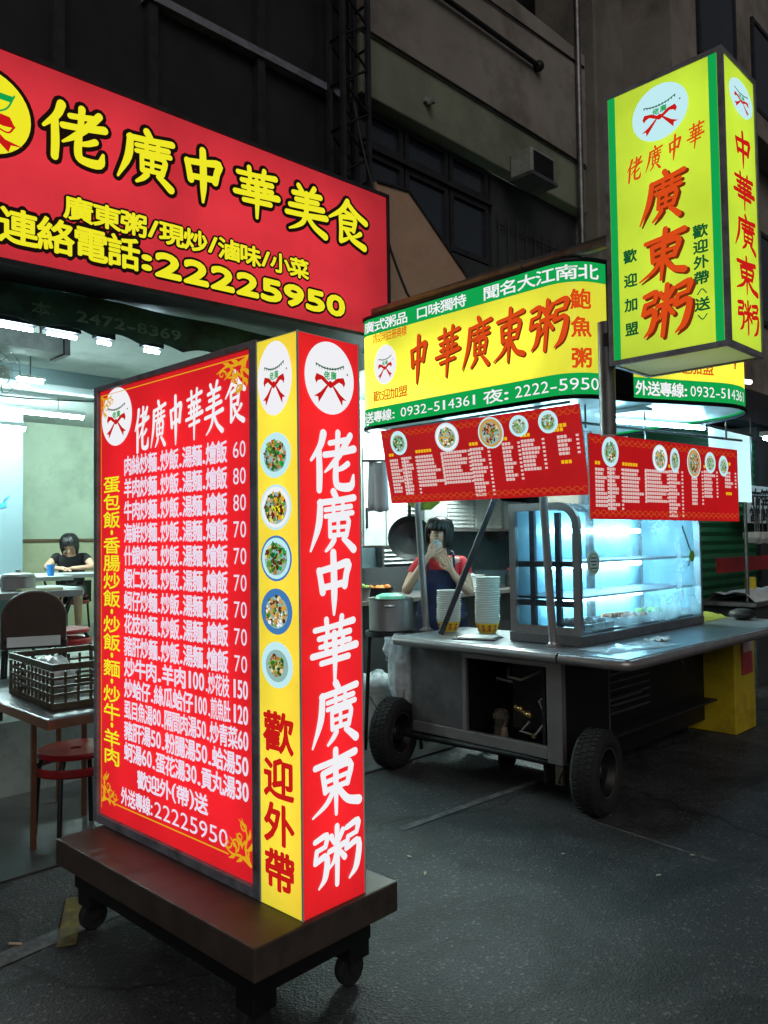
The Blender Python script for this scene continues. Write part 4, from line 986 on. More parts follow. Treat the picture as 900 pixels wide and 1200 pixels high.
def canopy_sign(s0, s1, first):
    f_ = strip(s0, s1, .113, HK-.104, .0, 50).build('canopy_sign_face', M['face_yellow'], ct)
    A = Art(KF); n = 50
    def bandm(v0, v1, mm): 
        vs = []; 
        for i in range(n+1): q = s0+(s1-s0)*i/n; vs += [(q, v0), (q, v1)]
        A.mesh(vs, [(2*i, 2*i+2, 2*i+3, 2*i+1) for i in range(n)], mm, .001)
    bandm(0, .113, 'p_green'); bandm(HK-.104, HK, 'p_green'); A.build('green_band', f_)
    return f_
f1 = canopy_sign(S1, SE, True); f2 = canopy_sign(S3, S4, False)
A = Art(KF)
vt, vb = HK-.052, .056
A.text('廣式粥品', sY(3.66), sY(3.27), vt, .074, 'p_white', .003, .02); A.text('口味獨特', sY(3.20), sY(2.81), vt, .074, 'p_white', .003, .02); A.text('聞名大江南北', sY(2.69), SE-.05, vt, .078, 'p_white', .003, .02)
A.text('外送專線', sY(3.74), sY(3.42), vb, .072, 'p_white', .003, .025); A.text(': 0932-514361', sY(3.42), sY(2.74), vb, .072, 'p_white', .003, 0); A.text('夜:', sY(2.70), sY(2.52), vb, .078, 'p_white', .003, .015); A.text('2222-5950', sY(2.49), SE-.06, vb, .078, 'p_white', .003, 0)
A.build('band_lettering', f1)
A = Art(KF)
for ch, y, w in zip('中華廣東粥', (3.19, 2.955, 2.74, 2.515, 2.28), (.18, .19, .20, .20, .225)):
    v = .36+(3.19-y)*.02
    A.brush(ch, sY(y)+.006, v-.008, w, .275, 'p_brown', .003, bold=1.15, slant=.12); A.brush(ch, sY(y), v, w, .275, 'p_orange', .0062, bold=1.1, slant=.12)
A.build('title_lettering', f1)
A = Art(KF)
for ch, z in zip('鮑魚粥', (2.735, 2.59, 2.43)): A.char(ch, cum[20]-.055, z-K0, .105, .105, 'p_orange', .003, .03)
A.text('請認明註冊商標', sY(3.58), sY(3.28), .555, .062, 'p_orange', .003, .015); A.text('歡迎加盟', sY(3.58), sY(3.28), .185, .07, 'p_orange', .003, .015)
A.build('small_lettering', f1)
A = Art(KF); A.logo(sY(3.47), .375, .098, .125, disc='p_white'); A.build('emblem', f1)
A = Art(KF)
q0 = S3+.02
A.text('外送專線:', q0, q0+.34, vb, .078, 'p_white', .003, .025); A.text('0932-514361', q0+.355, q0+.82, vb, .072, 'p_white', .003, 0); A.text('夜:2222-5950', q0+.95, q0+1.55, vb, .072, 'p_white', .003, 0)
A.text('廣式粥品', q0, q0+.38, vt, .074, 'p_white', .003, .02); A.text('口味獨特', q0+.46, q0+.86, vt, .074, 'p_white', .003, .02); A.text('聞名大江南北', q0+.95, q0+1.6, vt, .078, 'p_white', .003, .02)
A.build('band_lettering', f2)
A = Art(KF); A.text('歡迎加盟', q0+.20, q0+.52, .185, .075, 'p_orange', .003, .015); A.build('small_lettering', f2)
A = Art(KF)
for i, ch in enumerate('中華廣東粥'):
    A.brush(ch, q0+.70+i*.23+.006, .35, .19, .275, 'p_brown', .003, bold=1.15, slant=.12); A.brush(ch, q0+.70+i*.23, .358, .19, .275, 'p_orange', .0062, bold=1.1, slant=.12)
A.build('title_lettering', f2)
A = Art(KF); A.logo(q0+.16, .375, .09, .12); A.build('emblem', f2)
# lamps under the canopy
for a, c in (((4.05, 3.45, 2.20), (4.05, 2.45, 2.20)), ((4.2, 2.35, 2.20), (5.0, 2.1, 2.20))):
    b = MB(); b.box((min(a[0], c[0])-.02, min(a[1], c[1])-.02, 2.225), (max(a[0], c[0])+.02 if a[0] == c[0] else min(a[0], c[0])+.06, max(a[1], c[1])+.02 if a[0] == c[0] else min(a[1], c[1])+.3, 2.245))
    lf = b.build('lamp_fitting', M['canopy_white'], ct)
    b = MB(); b.tube([a, c], .014, 8); b.build('lamp_tube', M['tube_canopy'], lf)
b = MB()
for x, y in ((3.9, 2.3), (4.4, 2.2), (4.8, 2.4), (5.1, 2.0)): b.tube([(x, y, 2.25), (x, y, 2.12)], .006, 6)
b.tube([(3.6, 2.28, 2.13), (5.3, 1.98, 2.13)], .008, 6); b.tube([(3.58, 3.5, 2.215), (3.58, 2.2, 2.215)], .008, 6); b.build('hanging_rail', M['galv'], ct)

# ------------------------------------------------------------------ hanging price banners
def banner(label, TL, TR, BL, dishes_, seed, cat_name='price_banner'):
    TL, TR, BL = Vector(TL), Vector(TR), Vector(BL)
    w = (TR-TL).length; h = (BL-TL).length; ux = (TR-TL)/w; vy = (TL-BL)/h; n = ux.cross(vy).normalized()
    f = lambda u, v, d: BL+ux*u+vy*v+n*d
    t = thing(cat_name, label, 'price banner', tuple(BL), 0, 'price banners hanging under the cart canopy')
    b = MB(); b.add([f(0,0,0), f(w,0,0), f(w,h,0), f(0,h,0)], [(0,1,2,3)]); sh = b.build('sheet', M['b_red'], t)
    b = MB(); b.prism([f(0,0,-.004), f(w,0,-.004), f(w,h,-.004), f(0,h,-.004)], -n*.006); b.build('backing', M['white_plastic'], t)
    A = Art(f)
    # wave border top and bottom
    for base, sg in ((h-.004, -1), (.004, 1)):
        for row in range(2):
            for i in range(int(w/.05)):
                x = .025+i*.05+row*.025
                A.stroke([(x-.025, base+sg*(.008+row*.014), .004), (x-.012, base+sg*(.024+row*.014), .005), (x, base+sg*(.028+row*.014), .005), (x+.012, base+sg*(.024+row*.014), .005), (x+.025, base+sg*(.008+row*.014), .004)], 'b_orange', .0015+row*.0004, 2, False)
    A.build('wave_border', sh)
    rnd = random.Random(seed); A = Art(f)
    cols = [(.03, .085, 10, .40), (.10, .155, 11, .385), (.19, .30, 9, .385), (.33, .445, 9, .37), (.485, .545, 13, .36), (.645, .69, 10, .335), (.735, .80, 8, .325), (.895, .945, 5, .32)]
    for (u0, u1, rows_, v0) in cols:
        for k in range(rows_):
            v = v0+k*.047
            wd_ = (u1-u0)*(1.35 if rnd.random() < .22 else 1.0)*rnd.uniform(.85, 1.0)
            x = u0*w
            while x < (u0+wd_)*w-.004:      # a run of small characters
                cw = min(.020, (u0+wd_)*w-x)
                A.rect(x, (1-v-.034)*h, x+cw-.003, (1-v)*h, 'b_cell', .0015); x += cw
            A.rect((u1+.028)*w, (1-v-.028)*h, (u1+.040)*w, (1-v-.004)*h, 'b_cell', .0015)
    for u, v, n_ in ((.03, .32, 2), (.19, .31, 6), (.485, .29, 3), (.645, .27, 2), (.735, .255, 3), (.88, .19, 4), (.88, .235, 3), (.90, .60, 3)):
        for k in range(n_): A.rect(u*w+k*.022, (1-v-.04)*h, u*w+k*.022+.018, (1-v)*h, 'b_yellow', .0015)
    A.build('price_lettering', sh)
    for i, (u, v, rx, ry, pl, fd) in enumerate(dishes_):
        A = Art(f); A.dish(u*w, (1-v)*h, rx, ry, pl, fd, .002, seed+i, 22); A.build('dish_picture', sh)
    b = MB()
    for u in (.03, .5, .97): b.tube([f(u*w, h-.006, .004), f(u*w, h-.006, -.02)], .004, 6)
    b.build('eyelet', M['galv'], t)
    return t
G1 = ['p_lime', 'p_green', 'p_white', 'p_dkgreen']; G2 = ['p_gold', 'p_lime', 'p_white', 'p_tan']; G3 = ['p_maroon', 'p_tan', 'p_brown', 'p_orange']; G4 = ['p_lime', 'p_ice', 'p_lime', 'p_lime']
banner('red price banner with five dish pictures hanging tilted on the cook\'s side of the cart', (3.5, 3.52, 2.2), (3.5, 2.10, 2.184), (3.595, 3.525, 1.744),
       [(.10, .19, .07, .075, 'p_ice', G1), (.375, .19, .09, .085, 'p_white', G2), (.60, .20, .088, .088, 'p_tan', G3), (.735, .16, .062, .058, 'p_ice', G4), (.865, .155, .06, .06, 'p_ice', G4)], 11)
banner('red price banner with six dish pictures hanging in front of the lit display case', (3.556, 2.08, 2.038), (4.915, 1.865, 2.03), (3.556, 2.08, 1.602),
       [(.12, .20, .068, .078, 'p_ice', G1), (.43, .22, .068, .075, 'p_white', G2), (.53, .23, .045, .07, 'p_ice', G1), (.665, .24, .068, .085, 'p_tan', G3), (.785, .215, .055, .062, 'p_ice', G4), (.885, .245, .05, .062, 'p_ice', G4)], 12)
wp = thing('plastic_sheet', 'white plastic wind sheet hanging behind the end of the right price banner', 'plastic sheet', (5.3, 2.06, 1.72))
b = MB(); b.add([(4.95, 2.05, 1.735), (5.64, 2.05, 1.735), (5.64, 2.052, 2.20), (4.95, 2.052, 2.20)], [(0, 1, 2, 3)]); sh = b.build('sheet', M['wind_sheet'], wp)
b = MB(); b.tube([(4.9, 2.054, 2.205), (5.68, 2.054, 2.205)], .01, 8); b.build('hanging_rod', M['galv'], wp)
tw = thing('towel', 'white towel hanging beside the left end of the cart canopy', 'towel', (3.7, 3.75, 1.7))
b = MB(); vs = []
for i in range(9):
    for j in range(7): vs.append((3.60+i*.011+.012*math.sin(i*1.9), 3.74-i*.012+.010*math.cos(i*1.4+j*.3), 1.70+j*.055+.006*math.sin(i)))
b.add(vs, [(i*7+j, (i+1)*7+j, (i+1)*7+j+1, i*7+j+1) for i in range(8) for j in range(6)], 0, True)
o = b.build('cloth', M['white_cloth'], tw); sm = o.modifiers.new('t', 'SOLIDIFY'); sm.thickness = .006
b = MB(); b.tube([(3.56, 3.76, 2.035), (3.74, 3.60, 2.035)], .008, 8); b.build('towel_bar', M['galv'], tw)

# ------------------------------------------------------------------ glass display case
dc = thing('display_case', 'glass display case glowing pale blue with three lit shelves on the cart counter', 'display case', (4.8, 2.65, CZ))
DX0, DX1, DY0, DY1, DZ0, DZ1 = 4.0, 5.66, 2.42, 2.91, CZ+.003, 1.72
rr_ = .14
def side_profile(off=0):
    pts = [(DY1-off, DZ0+.06+off), (DY1-off, DZ1-off)]
    for k in range(9):
        a = PI/2+PI/2*k/8; pts.append((DY0+rr_+(rr_-off)*math.cos(a), DZ1-rr_+(rr_-off)*math.sin(a)))
    pts.append((DY0+off, DZ0+.06+off)); return pts
for x in (DX0, DX1-.03):
    b = MB(); o_ = side_profile(0); i_ = side_profile(.045); n = len(o_); vs = []
    for xx in (x, x+.03): vs += [(xx, y, z) for y, z in o_]+[(xx, y, z) for y, z in i_]
    fsx = []
    for k in range(n):
        k2 = (k+1) % n
        fsx += [(k, k2, n+k2, n+k), (2*n+k, 3*n+k, 3*n+k2, 2*n+k2), (k, 2*n+k, 2*n+k2, k2), (n+k, n+k2, 3*n+k2, 3*n+k)]
    b.add(vs, fsx); fr = b.build('side_frame', M['steel'], dc)
    if x == DX0:
        b = MB(); b.prism([(x+.013, y, z) for y, z in i_], (.004, 0, 0)); b.build('side_glass', M['glass'], fr)
    else:
        b = MB(); b.prism([(x+.010, y, z) for y, z in i_], (.008, 0, 0)); b.build('end_panel', M['case_blue'], fr)
b = MB(); b.box((DX0-.005, DY0-.005, DZ0), (DX1+.005, DY1+.005, DZ0+.058)); b.box((DX0+.031, DY1-.03, DZ1-.03), (DX1-.031, DY1, DZ1)); b.build('base', M['dull_steel'], dc, .004)
b = MB(); vs = []
prof = [(y, z) for y, z in side_profile(.004)[1:]]
for y, z in prof: vs += [(DX0+.031, y, z), (DX1-.031, y, z)]
b.add(vs, [(2*i, 2*i+1, 2*i+3, 2*i+2) for i in range(len(prof)-1)], 0, True); b.build('front_glass', M['glow_haze'], dc)
b = MB(); b.box((DX0+.031, DY1-.026, DZ0+.062), (DX1-.031, DY1-.018, DZ1-.032)); b.build('back_panel', M['case_blue'], dc)
for k, z in enumerate((1.145, 1.355)):
    b = MB(); b.box((DX0+.035, DY0+.06, z), (DX1-.035, DY1-.03, z+.014)); sf = b.build('shelf', M['frame_grey'], dc)
for z in (1.10, 1.32, 1.555):
    b = MB(); b.tube([(DX0+.34, DY1-.09, z), (DX1-.16, DY1-.09, z)], .016, 10); b.build('lamp_tube', M['tube_case'], dc)
b = MB(); b.box((DX0+.05, 2.76, .955), (DX0+.075, 2.795, 1.68)); b.box((DX0+.05, 2.58, .955), (DX0+.075, 2.615, 1.66))
for z in (1.10, 1.335): b.box((DX0+.0515, 2.48, z), (DX0+.0735, 2.88, z+.035))
b.build('shelf_upright', M['frame_grey'], dc)
b = MB(); b.box((DX0+.04, DY0+.05, .946), (DX1-.04, DY1-.03, .952)); b.build('floor_tray', M['steel'], dc)
b = MB(); b.tube([(5.42, 2.45, 1.58), (5.5, 2.46, 1.50), (5.54, 2.44, 1.38), (5.50, 2.45, 1.30)], .006, 6); b.build('cable', M['ink'], dc)
b = MB(); b.lathe([(.001, 0), (.072, 0), (.072, -.004), (.001, -.004)], (4.15, DY0-.0005, 1.36), 24, axis='y'); st = b.build('round_sticker', M['paper'], dc)
b = MB(); b.lathe([(.050, -.0045), (.056, -.0045), (.056, -.0055), (.050, -.0055)], (4.15, DY0-.0005, 1.36), 24, axis='y'); b.build('sticker_ring', M['food_green'], st)
b = MB()
for z, w in ((1.385, .03), (1.365, .036), (1.345, .026), (1.325, .034)): b.box((4.15-w, DY0-.0058, z), (4.15+w, DY0-.0048, z+.007))
b.build('sticker_print', M['ink'], st)
b = MB(); b.lathe([(.001, 0), (.04, 0), (.04, -.004), (.001, -.004)], (5.49, DY0-.0005, 1.37), 20, axis='y'); b.build('round_sticker', M['food_green'], dc)
# trays of food inside the case: things resting in it
for i, (x, z, lab, fd) in enumerate(((4.35, .953, 'steel tray of pale food on the case floor nearest the cook', 'white_plastic'), (4.85, .953, 'steel tray of orange food on the case floor', 'food_orange'), (5.3, .953, 'steel tray of greens on the case floor', 'food_green'))):
    t = thing('food_tray', lab, 'food tray', (x, 2.62, z), 0, 'trays inside the display case')
    b = MB(); b.box((x-.17, 2.50, z), (x+.17, 2.74, z+.006)); 
    for q in ((x-.17, 2.50, x-.165, 2.74), (x+.165, 2.50, x+.17, 2.74), (x-.165, 2.50, x+.165, 2.505), (x-.165, 2.735, x+.165, 2.74)): b.box((q[0], q[1], z+.006), (q[2], q[3], z+.035))
    b.build('tray', M['steel'], t)
    rnd = random.Random(i); b = MB()
    for k in range(22): b.ball((x+rnd.uniform(-.13, .13), 2.62+rnd.uniform(-.09, .09), z+.025+rnd.uniform(0, .02)), (rnd.uniform(.02, .035), rnd.uniform(.02, .03), .018), 7, 5)
    b.build('food', M[fd], t)

# ------------------------------------------------------------------ things on the cart
def bowl_shape(b, z):
    b.lathe([(.001, 0), (.052, 0), (.056, .004), (.078, .074), (.081, .078), (.081, .082), (.076, .078), (.054, .008), (.001, .006)], (0, 0, z), 28)
bm_ = MB(); bowl_shape(bm_, 0)
def stack(x, y, n, z0, labs):
    t = thing('paper_bowl', labs[0], 'paper bowl', (x, y, z0), 0, 'paper bowls stacked on the cart counter')
    b = MB(); b.lathe([(.001, 0), (.052, 0), (.056, .004), (.078, .074), (.081, .078), (.081, .082), (.076, .078), (.054, .008), (.001, .006)], (x, y, z0), 28); bo = b.build('bowl', M['paper'], t)
    b = MB(); b.lathe([(.0572, .006), (.0786, .072)], (x, y, z0), 28); pr = b.build('printed_band', M['bowl_yellow'], bo)
    b = MB()
    for k in range(11):
        a = 2*PI*k/11
        A2 = lambda u, v: (x+(.0605+.0224*v/.066*.95+.0012)*math.cos(a+u/.07), y+(.0605+.0224*v/.066*.95+.0012)*math.sin(a+u/.07), z0+.006+v)
        for (u0, v0, u1, v1) in ((-.012, .044, .012, .050), (-.003, .014, .003, .058), (-.011, .026, .011, .031), (-.013, .012, -.006, .022), (.006, .012, .013, .022)):
            b.add([A2(u0, v0), A2(u1, v0), A2(u1, v1), A2(u0, v1)], [(0, 1, 2, 3)])
    b.build('red_print', M['bowl_red'], pr)
    first = None
    for k in range(1, n):
        if first is None:
            b = MB(); b.lathe([(.0585, .0135), (.0765, .0735), (.083, .0755), (.0845, .0785), (.083, .0815), (.076, .079), (.0585, .016)], (0, 0, 0), 28)
            first = b.build('paper_bowl', M['paper'], loc=(0, 0, 0)); o = first
        else:
            o = first.copy(); COL.objects.link(o)
        o.location = (x+k*.00035+random.uniform(-.0022, .0022), y-k*.0002+random.uniform(-.0022, .0022), z0+k*.0155)
        tag(o, labs[1], 'paper bowl', 'paper bowls stacked on the cart counter')
stack(4.22, 3.26, 20, CZ+.001, ('yellow printed paper bowl at the foot of the taller stack beside the display case', 'white paper bowl nested in the taller stack beside the display case'))
stack(4.14, 3.53, 14, CZ+.001, ('yellow printed paper bowl at the foot of the shorter stack by the slanting brace', 'white paper bowl nested in the shorter stack by the slanting brace'))
cl = thing('order_pad', 'flat pad of white order slips lying on the counter between the bowls and edge', 'order pad', (3.96, 3.14, CZ), math.radians(20))
local(cl)
b = MB(); b.box((-.10, -.14, .001), (.10, .14, .008)); b.build('board', M['dark_metal'], cl)
b = MB(); b.box((-.085, -.12, .009), (.085, .11, .016)); b.build('paper_slips', M['paper'], cl)
b = MB(); b.box((-.03, .112, .009), (.03, .13, .02)); b.build('clip', M['steel'], cl)
sp = thing('clear_plastic_bag', 'flat clear plastic bag lying on the bare steel counter in front of the display case', 'plastic bag', (4.17, 2.22, CZ), math.radians(-12)); local(sp)
b = MB(); vs = []; rnd = random.Random(4)
for i in range(13):
    for j in range(9): vs.append((-.30+i*.05+rnd.uniform(-.006, .006), -.12+j*.03+rnd.uniform(-.005, .005), .003+abs(rnd.gauss(0, .008))*(1 if 0 < i < 12 and 0 < j < 8 else 0)))
b.add(vs, [(i*9+j, (i+1)*9+j, (i+1)*9+j+1, i*9+j+1) for i in range(12) for j in range(8)], 0, True); b.build('film', M['counter_bag'], sp)
ts = thing('crumpled_tissue', 'crumpled white tissue on the steel counter before the display case', 'tissue', (4.55, 2.22, CZ)); 
b = MB(); vs = []; rnd = random.Random(9)
for i in range(8):
    for j in range(5): vs.append((4.45+i*.028, 2.18+j*.022+rnd.uniform(-.01, .01), CZ+.004+rnd.uniform(0, .022)))
b.add(vs, [(i*5+j, (i+1)*5+j, (i+1)*5+j+1, i*5+j+1) for i in range(7) for j in range(4)], 0, True); o = b.build('tissue_sheet', M['paper'], ts); sm = o.modifiers.new('t', 'SOLIDIFY'); sm.thickness = .004
fb = thing('crumpled_foil', 'crumpled brown foil packet standing inside the open cart cabinet', 'foil packet', (3.99, 3.0, .25))
b = MB(); rnd = random.Random(21); b.lathe([(.001, 0), (.045, 0), (.05, .04), (.042, .10), (.048, .15), (.04, .19), (.02, .205), (.001, .2)], (3.99, 2.99, .252), 14, smooth=False)
b.v = [p+Vector((rnd.uniform(-.009, .009), rnd.uniform(-.009, .009), 0)) for p in b.v]
b.build('packet', M['rim'], fb)
hb = thing('hanging_bag', 'knotted milky plastic bag hanging from the left end of the cart counter', 'plastic bag', (3.86, 3.78, .35))
b = MB(); rnd = random.Random(5); prof = [(.015, .0), (.06, .06), (.088, .18), (.088, .34), (.08, .42), (.085, .48), (.05, .54)]
b.lathe(prof, (3.915, 3.76, .33), 26)
b.v = [p+Vector((.010*math.sin(11*math.atan2(p.y-3.76, p.x-3.915)+p.z*9), .010*math.cos(9*math.atan2(p.y-3.76, p.x-3.915)), 0)) for p in b.v]
lower = b.build('filled_bag', M['milky_bag'], hb)
b = MB(); vs = []
for k in range(30):
    a = 2*PI*k/30; 
    for i, (rr, z) in enumerate(((.06, .86), (.085, .80), (.13+.02*math.sin(a*7), .845), (.15+.025*math.sin(a*5), .72+.05*math.sin(a*3)))): vs.append((3.915+.85*rr*math.cos(a), 3.76+.85*rr*math.sin(a), z))
b.add(vs, [(4*k+i, 4*((k+1) % 30)+i, 4*((k+1) % 30)+i+1, 4*k+i+1) for k in range(30) for i in range(3)], 0, True); b.build('loose_mouth', M['clear_bag'], hb)

pot = thing('stock_pot', 'big bare steel stock pot beside the left end of the cart', 'stock pot', (4.06, 3.97, .86))
b = MB(); b.lathe([(.001, 0), (.15, 0), (.16, .01), (.16, .225), (.168, .23), (.168, .236), (.155, .232), (.154, .02), (.001, .02)], (4.08, 4.02, .862), 40); pb = b.build('pot_body', M['steel'], pot)
b = MB(); b.tube([(3.93, 3.93, 1.05), (3.90, 3.90, 1.05), (3.93, 3.88, 1.05), (3.97, 3.88, 1.05)], .008, 8); b.build('handle', M['steel'], pb)
b = MB(); b.lathe([(.11, 0), (.10, .02), (.06, .035), (.001, .038)], (4.05, 4.0, 1.095), 28); b.build('mint_lid', M['mint'], pot)
stn = thing('pot_stand', 'dark steel stand under the stock pot', 'stand', (4.08, 4.02, 0))
b = MB(); b.lathe([(.001, 0), (.19, 0), (.19, .03), (.001, .03)], (4.08, 4.02, .83), 24); b.build('burner_plate', M['black_metal'], stn)
for k in range(4):
    a = PI/4+k*PI/2; b = MB(); b.tube([(4.08+.16*math.cos(a), 4.02+.16*math.sin(a), .83), (4.08+.2*math.cos(a), 4.02+.2*math.sin(a), .012)], .014, 8); b.build('leg', M['black_metal'], stn)
bk = thing('pail', 'white plastic pail with a blue bag in its mouth on the dark floor', 'pail', (4.31, 4.44, 0))
b = MB(); b.lathe([(.001, 0), (.125, 0), (.13, .01), (.15, .30), (.158, .30), (.158, .32), (.151, .32), (.153, .345), (.161, .345), (.161, .37), (.154, .37), (.155, .40), (.147, .40), (.12, .02), (.001, .02)], (4.31, 4.44, .014), 32); bb = b.build('pail_body', M['white_plastic'], bk)
b = MB(); b.tube([(4.18, 4.36, .33)]+[(4.31-.17*math.cos(PI*t/8)+.0*t, 4.30-.05*math.sin(PI*t/8), .33-.13*math.sin(PI*t/8)) for t in range(1, 8)]+[(4.46, 4.40, .33)], .005, 6); b.build('handle', M['dark_metal'], bk)
b = MB(); vs = []; rnd = random.Random(3)
for k in range(24):
    a = 2*PI*k/24
    for i, (rr, z) in enumerate(((.156, .36), (.158, .415), (.11+.02*math.sin(a*5), .46+.02*math.sin(a*3)), (.03, .47+.02*math.sin(a*2)))): vs.append((4.31+rr*math.cos(a), 4.44+rr*math.sin(a), z+.014))
b.add(vs, [(4*k+i, 4*((k+1) % 24)+i, 4*((k+1) % 24)+i+1, 4*k+i+1) for k in range(24) for i in range(3)], 0, True); b.build('bag_mouth', M['clear_bag'], bk)

# ------------------------------------------------------------------ kitchen behind the cart
kc = thing('kitchen_counter', 'long steel kitchen counter along the wall behind the cook', 'kitchen counter', (6, 5.0, 0))
b = MB(); b.box((4.45, 4.85, .96), (8.6, 5.55, 1.0)); b.build('worktop', M['steel'], kc, .004)
b = MB(); b.box((4.5, 4.95, .02), (8.6, 5.55, .955)); b.build('cabinet', M['dark_wall'], kc)
b = MB(); b.box((4.45, 5.5, 1.003), (5.9, 5.56, 1.25)); b.build('splashback', M['dark_wall'], kc)
sh = thing('wall_shelf', 'steel wall shelf carrying white boxes above the kitchen counter', 'shelf', (6.8, 5.4, 1.6))
b = MB(); b.box((5.9, 5.2, 1.60), (8.8, 5.59, 1.625)); b.build('board', M['steel'], sh)
for x in (6.0, 7.3, 8.6):
    b = MB(); b.box((x, 5.25, 1.50), (x+.02, 5.59, 1.599)); b.build('bracket', M['galv'], sh)
for i, (x, w, h, lab) in enumerate(((6.15, .42, .30, 'ribbed white storage box nearest the wok on the wall shelf'), (6.62, .44, .36, 'taller ribbed white storage box in the middle of the wall shelf'), (7.12, .40, .28, 'ribbed white storage box at the far end of the wall shelf'))):
    t = thing('storage_box', lab, 'storage box', (x, 5.4, 1.626), 0, 'storage boxes on the wall shelf')
    b = MB(); b.box((x, 5.24, 1.627), (x+w, 5.55, 1.627+h))
    for k in range(int(h/.04)): b.box((x-.006, 5.228, 1.64+k*.04), (x+w+.006, 5.239, 1.662+k*.04))
    b.build('box_body', M['white_plastic'], t)
    b = MB(); b.box((x-.012, 5.226, 1.628+h), (x+w+.012, 5.56, 1.65+h)); b.build('lid', M['white_plastic'], t)
lv = thing('louvre_panel', 'white slatted louvre panel on the kitchen wall left of the cook', 'louvre', (5.8, 5.5, 1.3))
b = MB()
for k in range(20):
    z = 1.28+k*.042; b.add([(5.5, 5.52, z), (6.05, 5.52, z), (6.05, 5.56, z+.028), (5.5, 5.56, z+.028), (5.5, 5.53, z-.006), (6.05, 5.53, z-.006), (6.05, 5.57, z+.022), (5.5, 5.57, z+.022)], [(0,1,2,3), (7,6,5,4), (0,4,5,1), (1,5,6,2), (2,6,7,3), (3,7,4,0)])
b.build('slats', M['white_plastic'], lv)
b = MB(); b.box((5.47, 5.5, 1.25), (5.499, 5.58, 2.14)); b.box((6.051, 5.5, 1.25), (6.08, 5.58, 2.14)); b.box((5.5, 5.5, 2.12), (6.05, 5.58, 2.14)); b.build('frame', M['galv'], lv)
fr = thing('kitchen_cabinet', 'tall grey white steel cabinet at the kitchen edge beyond the menu light box', 'cabinet', (4.9, 5.1, 0))
b = MB(); b.box((4.72, 5.0, 1.45), (5.3, 5.5, 2.35)); cb2 = b.build('upper_body', M['ac_white'], fr, .008)
b = MB(); b.box((4.74, 4.985, 1.47), (5.0, 4.998, 2.33)); b.box((5.02, 4.985, 1.47), (5.28, 4.998, 2.33)); b.build('door', M['canopy_white'], cb2)
b = MB(); b.box((4.76, 4.97, 1.62), (4.775, 4.984, 1.8)); b.build('handle', M['black_metal'], cb2)
wk = thing('hanging_wok', 'round black wok hanging on the wall beside the cook', 'wok', (5.1, 4.8, 1.5))
b = MB(); W0 = Matrix.Translation((4.93, 4.62, 1.53)) @ Matrix.Rotation(math.radians(-49), 4, 'Z') @ Matrix.Rotation(math.radians(90), 4, 'X')
b.x = W0; b.lathe([(.001, -.09), (.08, -.08), (.14, -.045), (.185, 0), (.19, 0), (.19, .006), (.14, -.03), (.001, -.075)], (0, 0, 0), 32); wb = b.build('wok_pan', M['black_metal'], wk)
b = MB(); b.x = W0; b.tube([(0, .185, 0), (0, .27, .02), (0, .42, .03)], .014, 8); b.build('handle', M['black_metal'], wb)
def pan_of(name, lab, cat, x, y, z, r, h, mat, content, grp=None):
    t = thing(name, lab, cat, (x, y, z), 0, grp)
    b = MB(); b.lathe([(.001, 0), (r*.8, 0), (r*.85, .005), (r, h), (r*1.05, h), (r*1.05, h+.004), (r*.96, h), (r*.8, .01), (.001, .01)], (x, y, z), 26); b.build('body', M[mat], t)
    rnd = random.Random(int(x*100)); b = MB()
    for k in range(16): b.ball((x+rnd.uniform(-r*.6, r*.6), y+rnd.uniform(-r*.6, r*.6), z+h*.7+rnd.uniform(0, h*.4)), (rnd.uniform(.03, .05), rnd.uniform(.02, .04), .025), 7, 5)
    b.build('food', M[content], t)
pan_of('pan', 'black pan of orange food on the kitchen counter', 'pan', 4.98, 5.05, 1.001, .13, .09, 'black_metal', 'food_orange')
pan_of('basin', 'steel basin of greens at the left end of the kitchen counter', 'basin', 4.66, 5.0, 1.001, .12, .11, 'steel', 'food_green')
pan_of('basin', 'white basin of pale food farther along the kitchen counter', 'basin', 6.45, 5.2, 1.001, .15, .14, 'white_plastic', 'white_plastic')
for i, (x, h, r, m, lab) in enumerate(((6.15, .24, .05, 'white_plastic', 'white sauce bottle on the counter behind the cook'), (7.0, .2, .045, 'ink', 'dark sauce bottle standing on the kitchen counter'), (7.25, .26, .05, 'red_plastic', 'red capped sauce bottle standing on the kitchen counter'))):
    t = thing('sauce_bottle', lab, 'bottle', (x, 5.1, 1.001))
    b = MB(); b.lathe([(.001, 0), (r, 0), (r, h*.6), (r*.4, h*.78), (r*.4, h*.9), (.001, h*.9)], (x, 5.1, 1.002), 18); bo = b.build('bottle_body', M[m], t)
    b = MB(); b.lathe([(.001, 0), (r*.48, 0), (r*.48, h*.12), (.001, h*.12)], (x, 5.1, 1.002+h*.9), 14); b.build('cap', M['red_plastic'], bo)
hd = thing('exhaust_hood', 'dark steel exhaust hood hanging over the kitchen counter', 'hood', (6.3, 5.2, 1.9))
b = MB(); b.prism([(6.2, 4.9, 1.98), (6.2, 5.58, 1.98), (6.2, 5.58, 2.5), (6.2, 5.3, 2.5)], (2.0, 0, 0)); b.build('hood_body', M['dull_steel'], hd)
yb = thing('yellow_bag', 'yellow green plastic bag hanging under the canopy above the cook', 'bag', (4.3, 4.0, 1.75))
b = MB(); rnd = random.Random(2); b.lathe([(.01, .26), (.03, .2), (.10, .12), (.115, .05), (.06, 0), (.001, 0)], (4.45, 4.02, 1.74), 16)
b.v = [p+Vector((rnd.uniform(-.012, .012), rnd.uniform(-.012, .012), rnd.uniform(-.006, .006))) for p in b.v]; b.build('bag_body', M['cover_cloth'], yb)
b = MB(); b.tube([(4.45, 4.02, 2.0), (4.45, 4.02, 2.24)], .004, 6); b.build('string', M['ink'], yb)
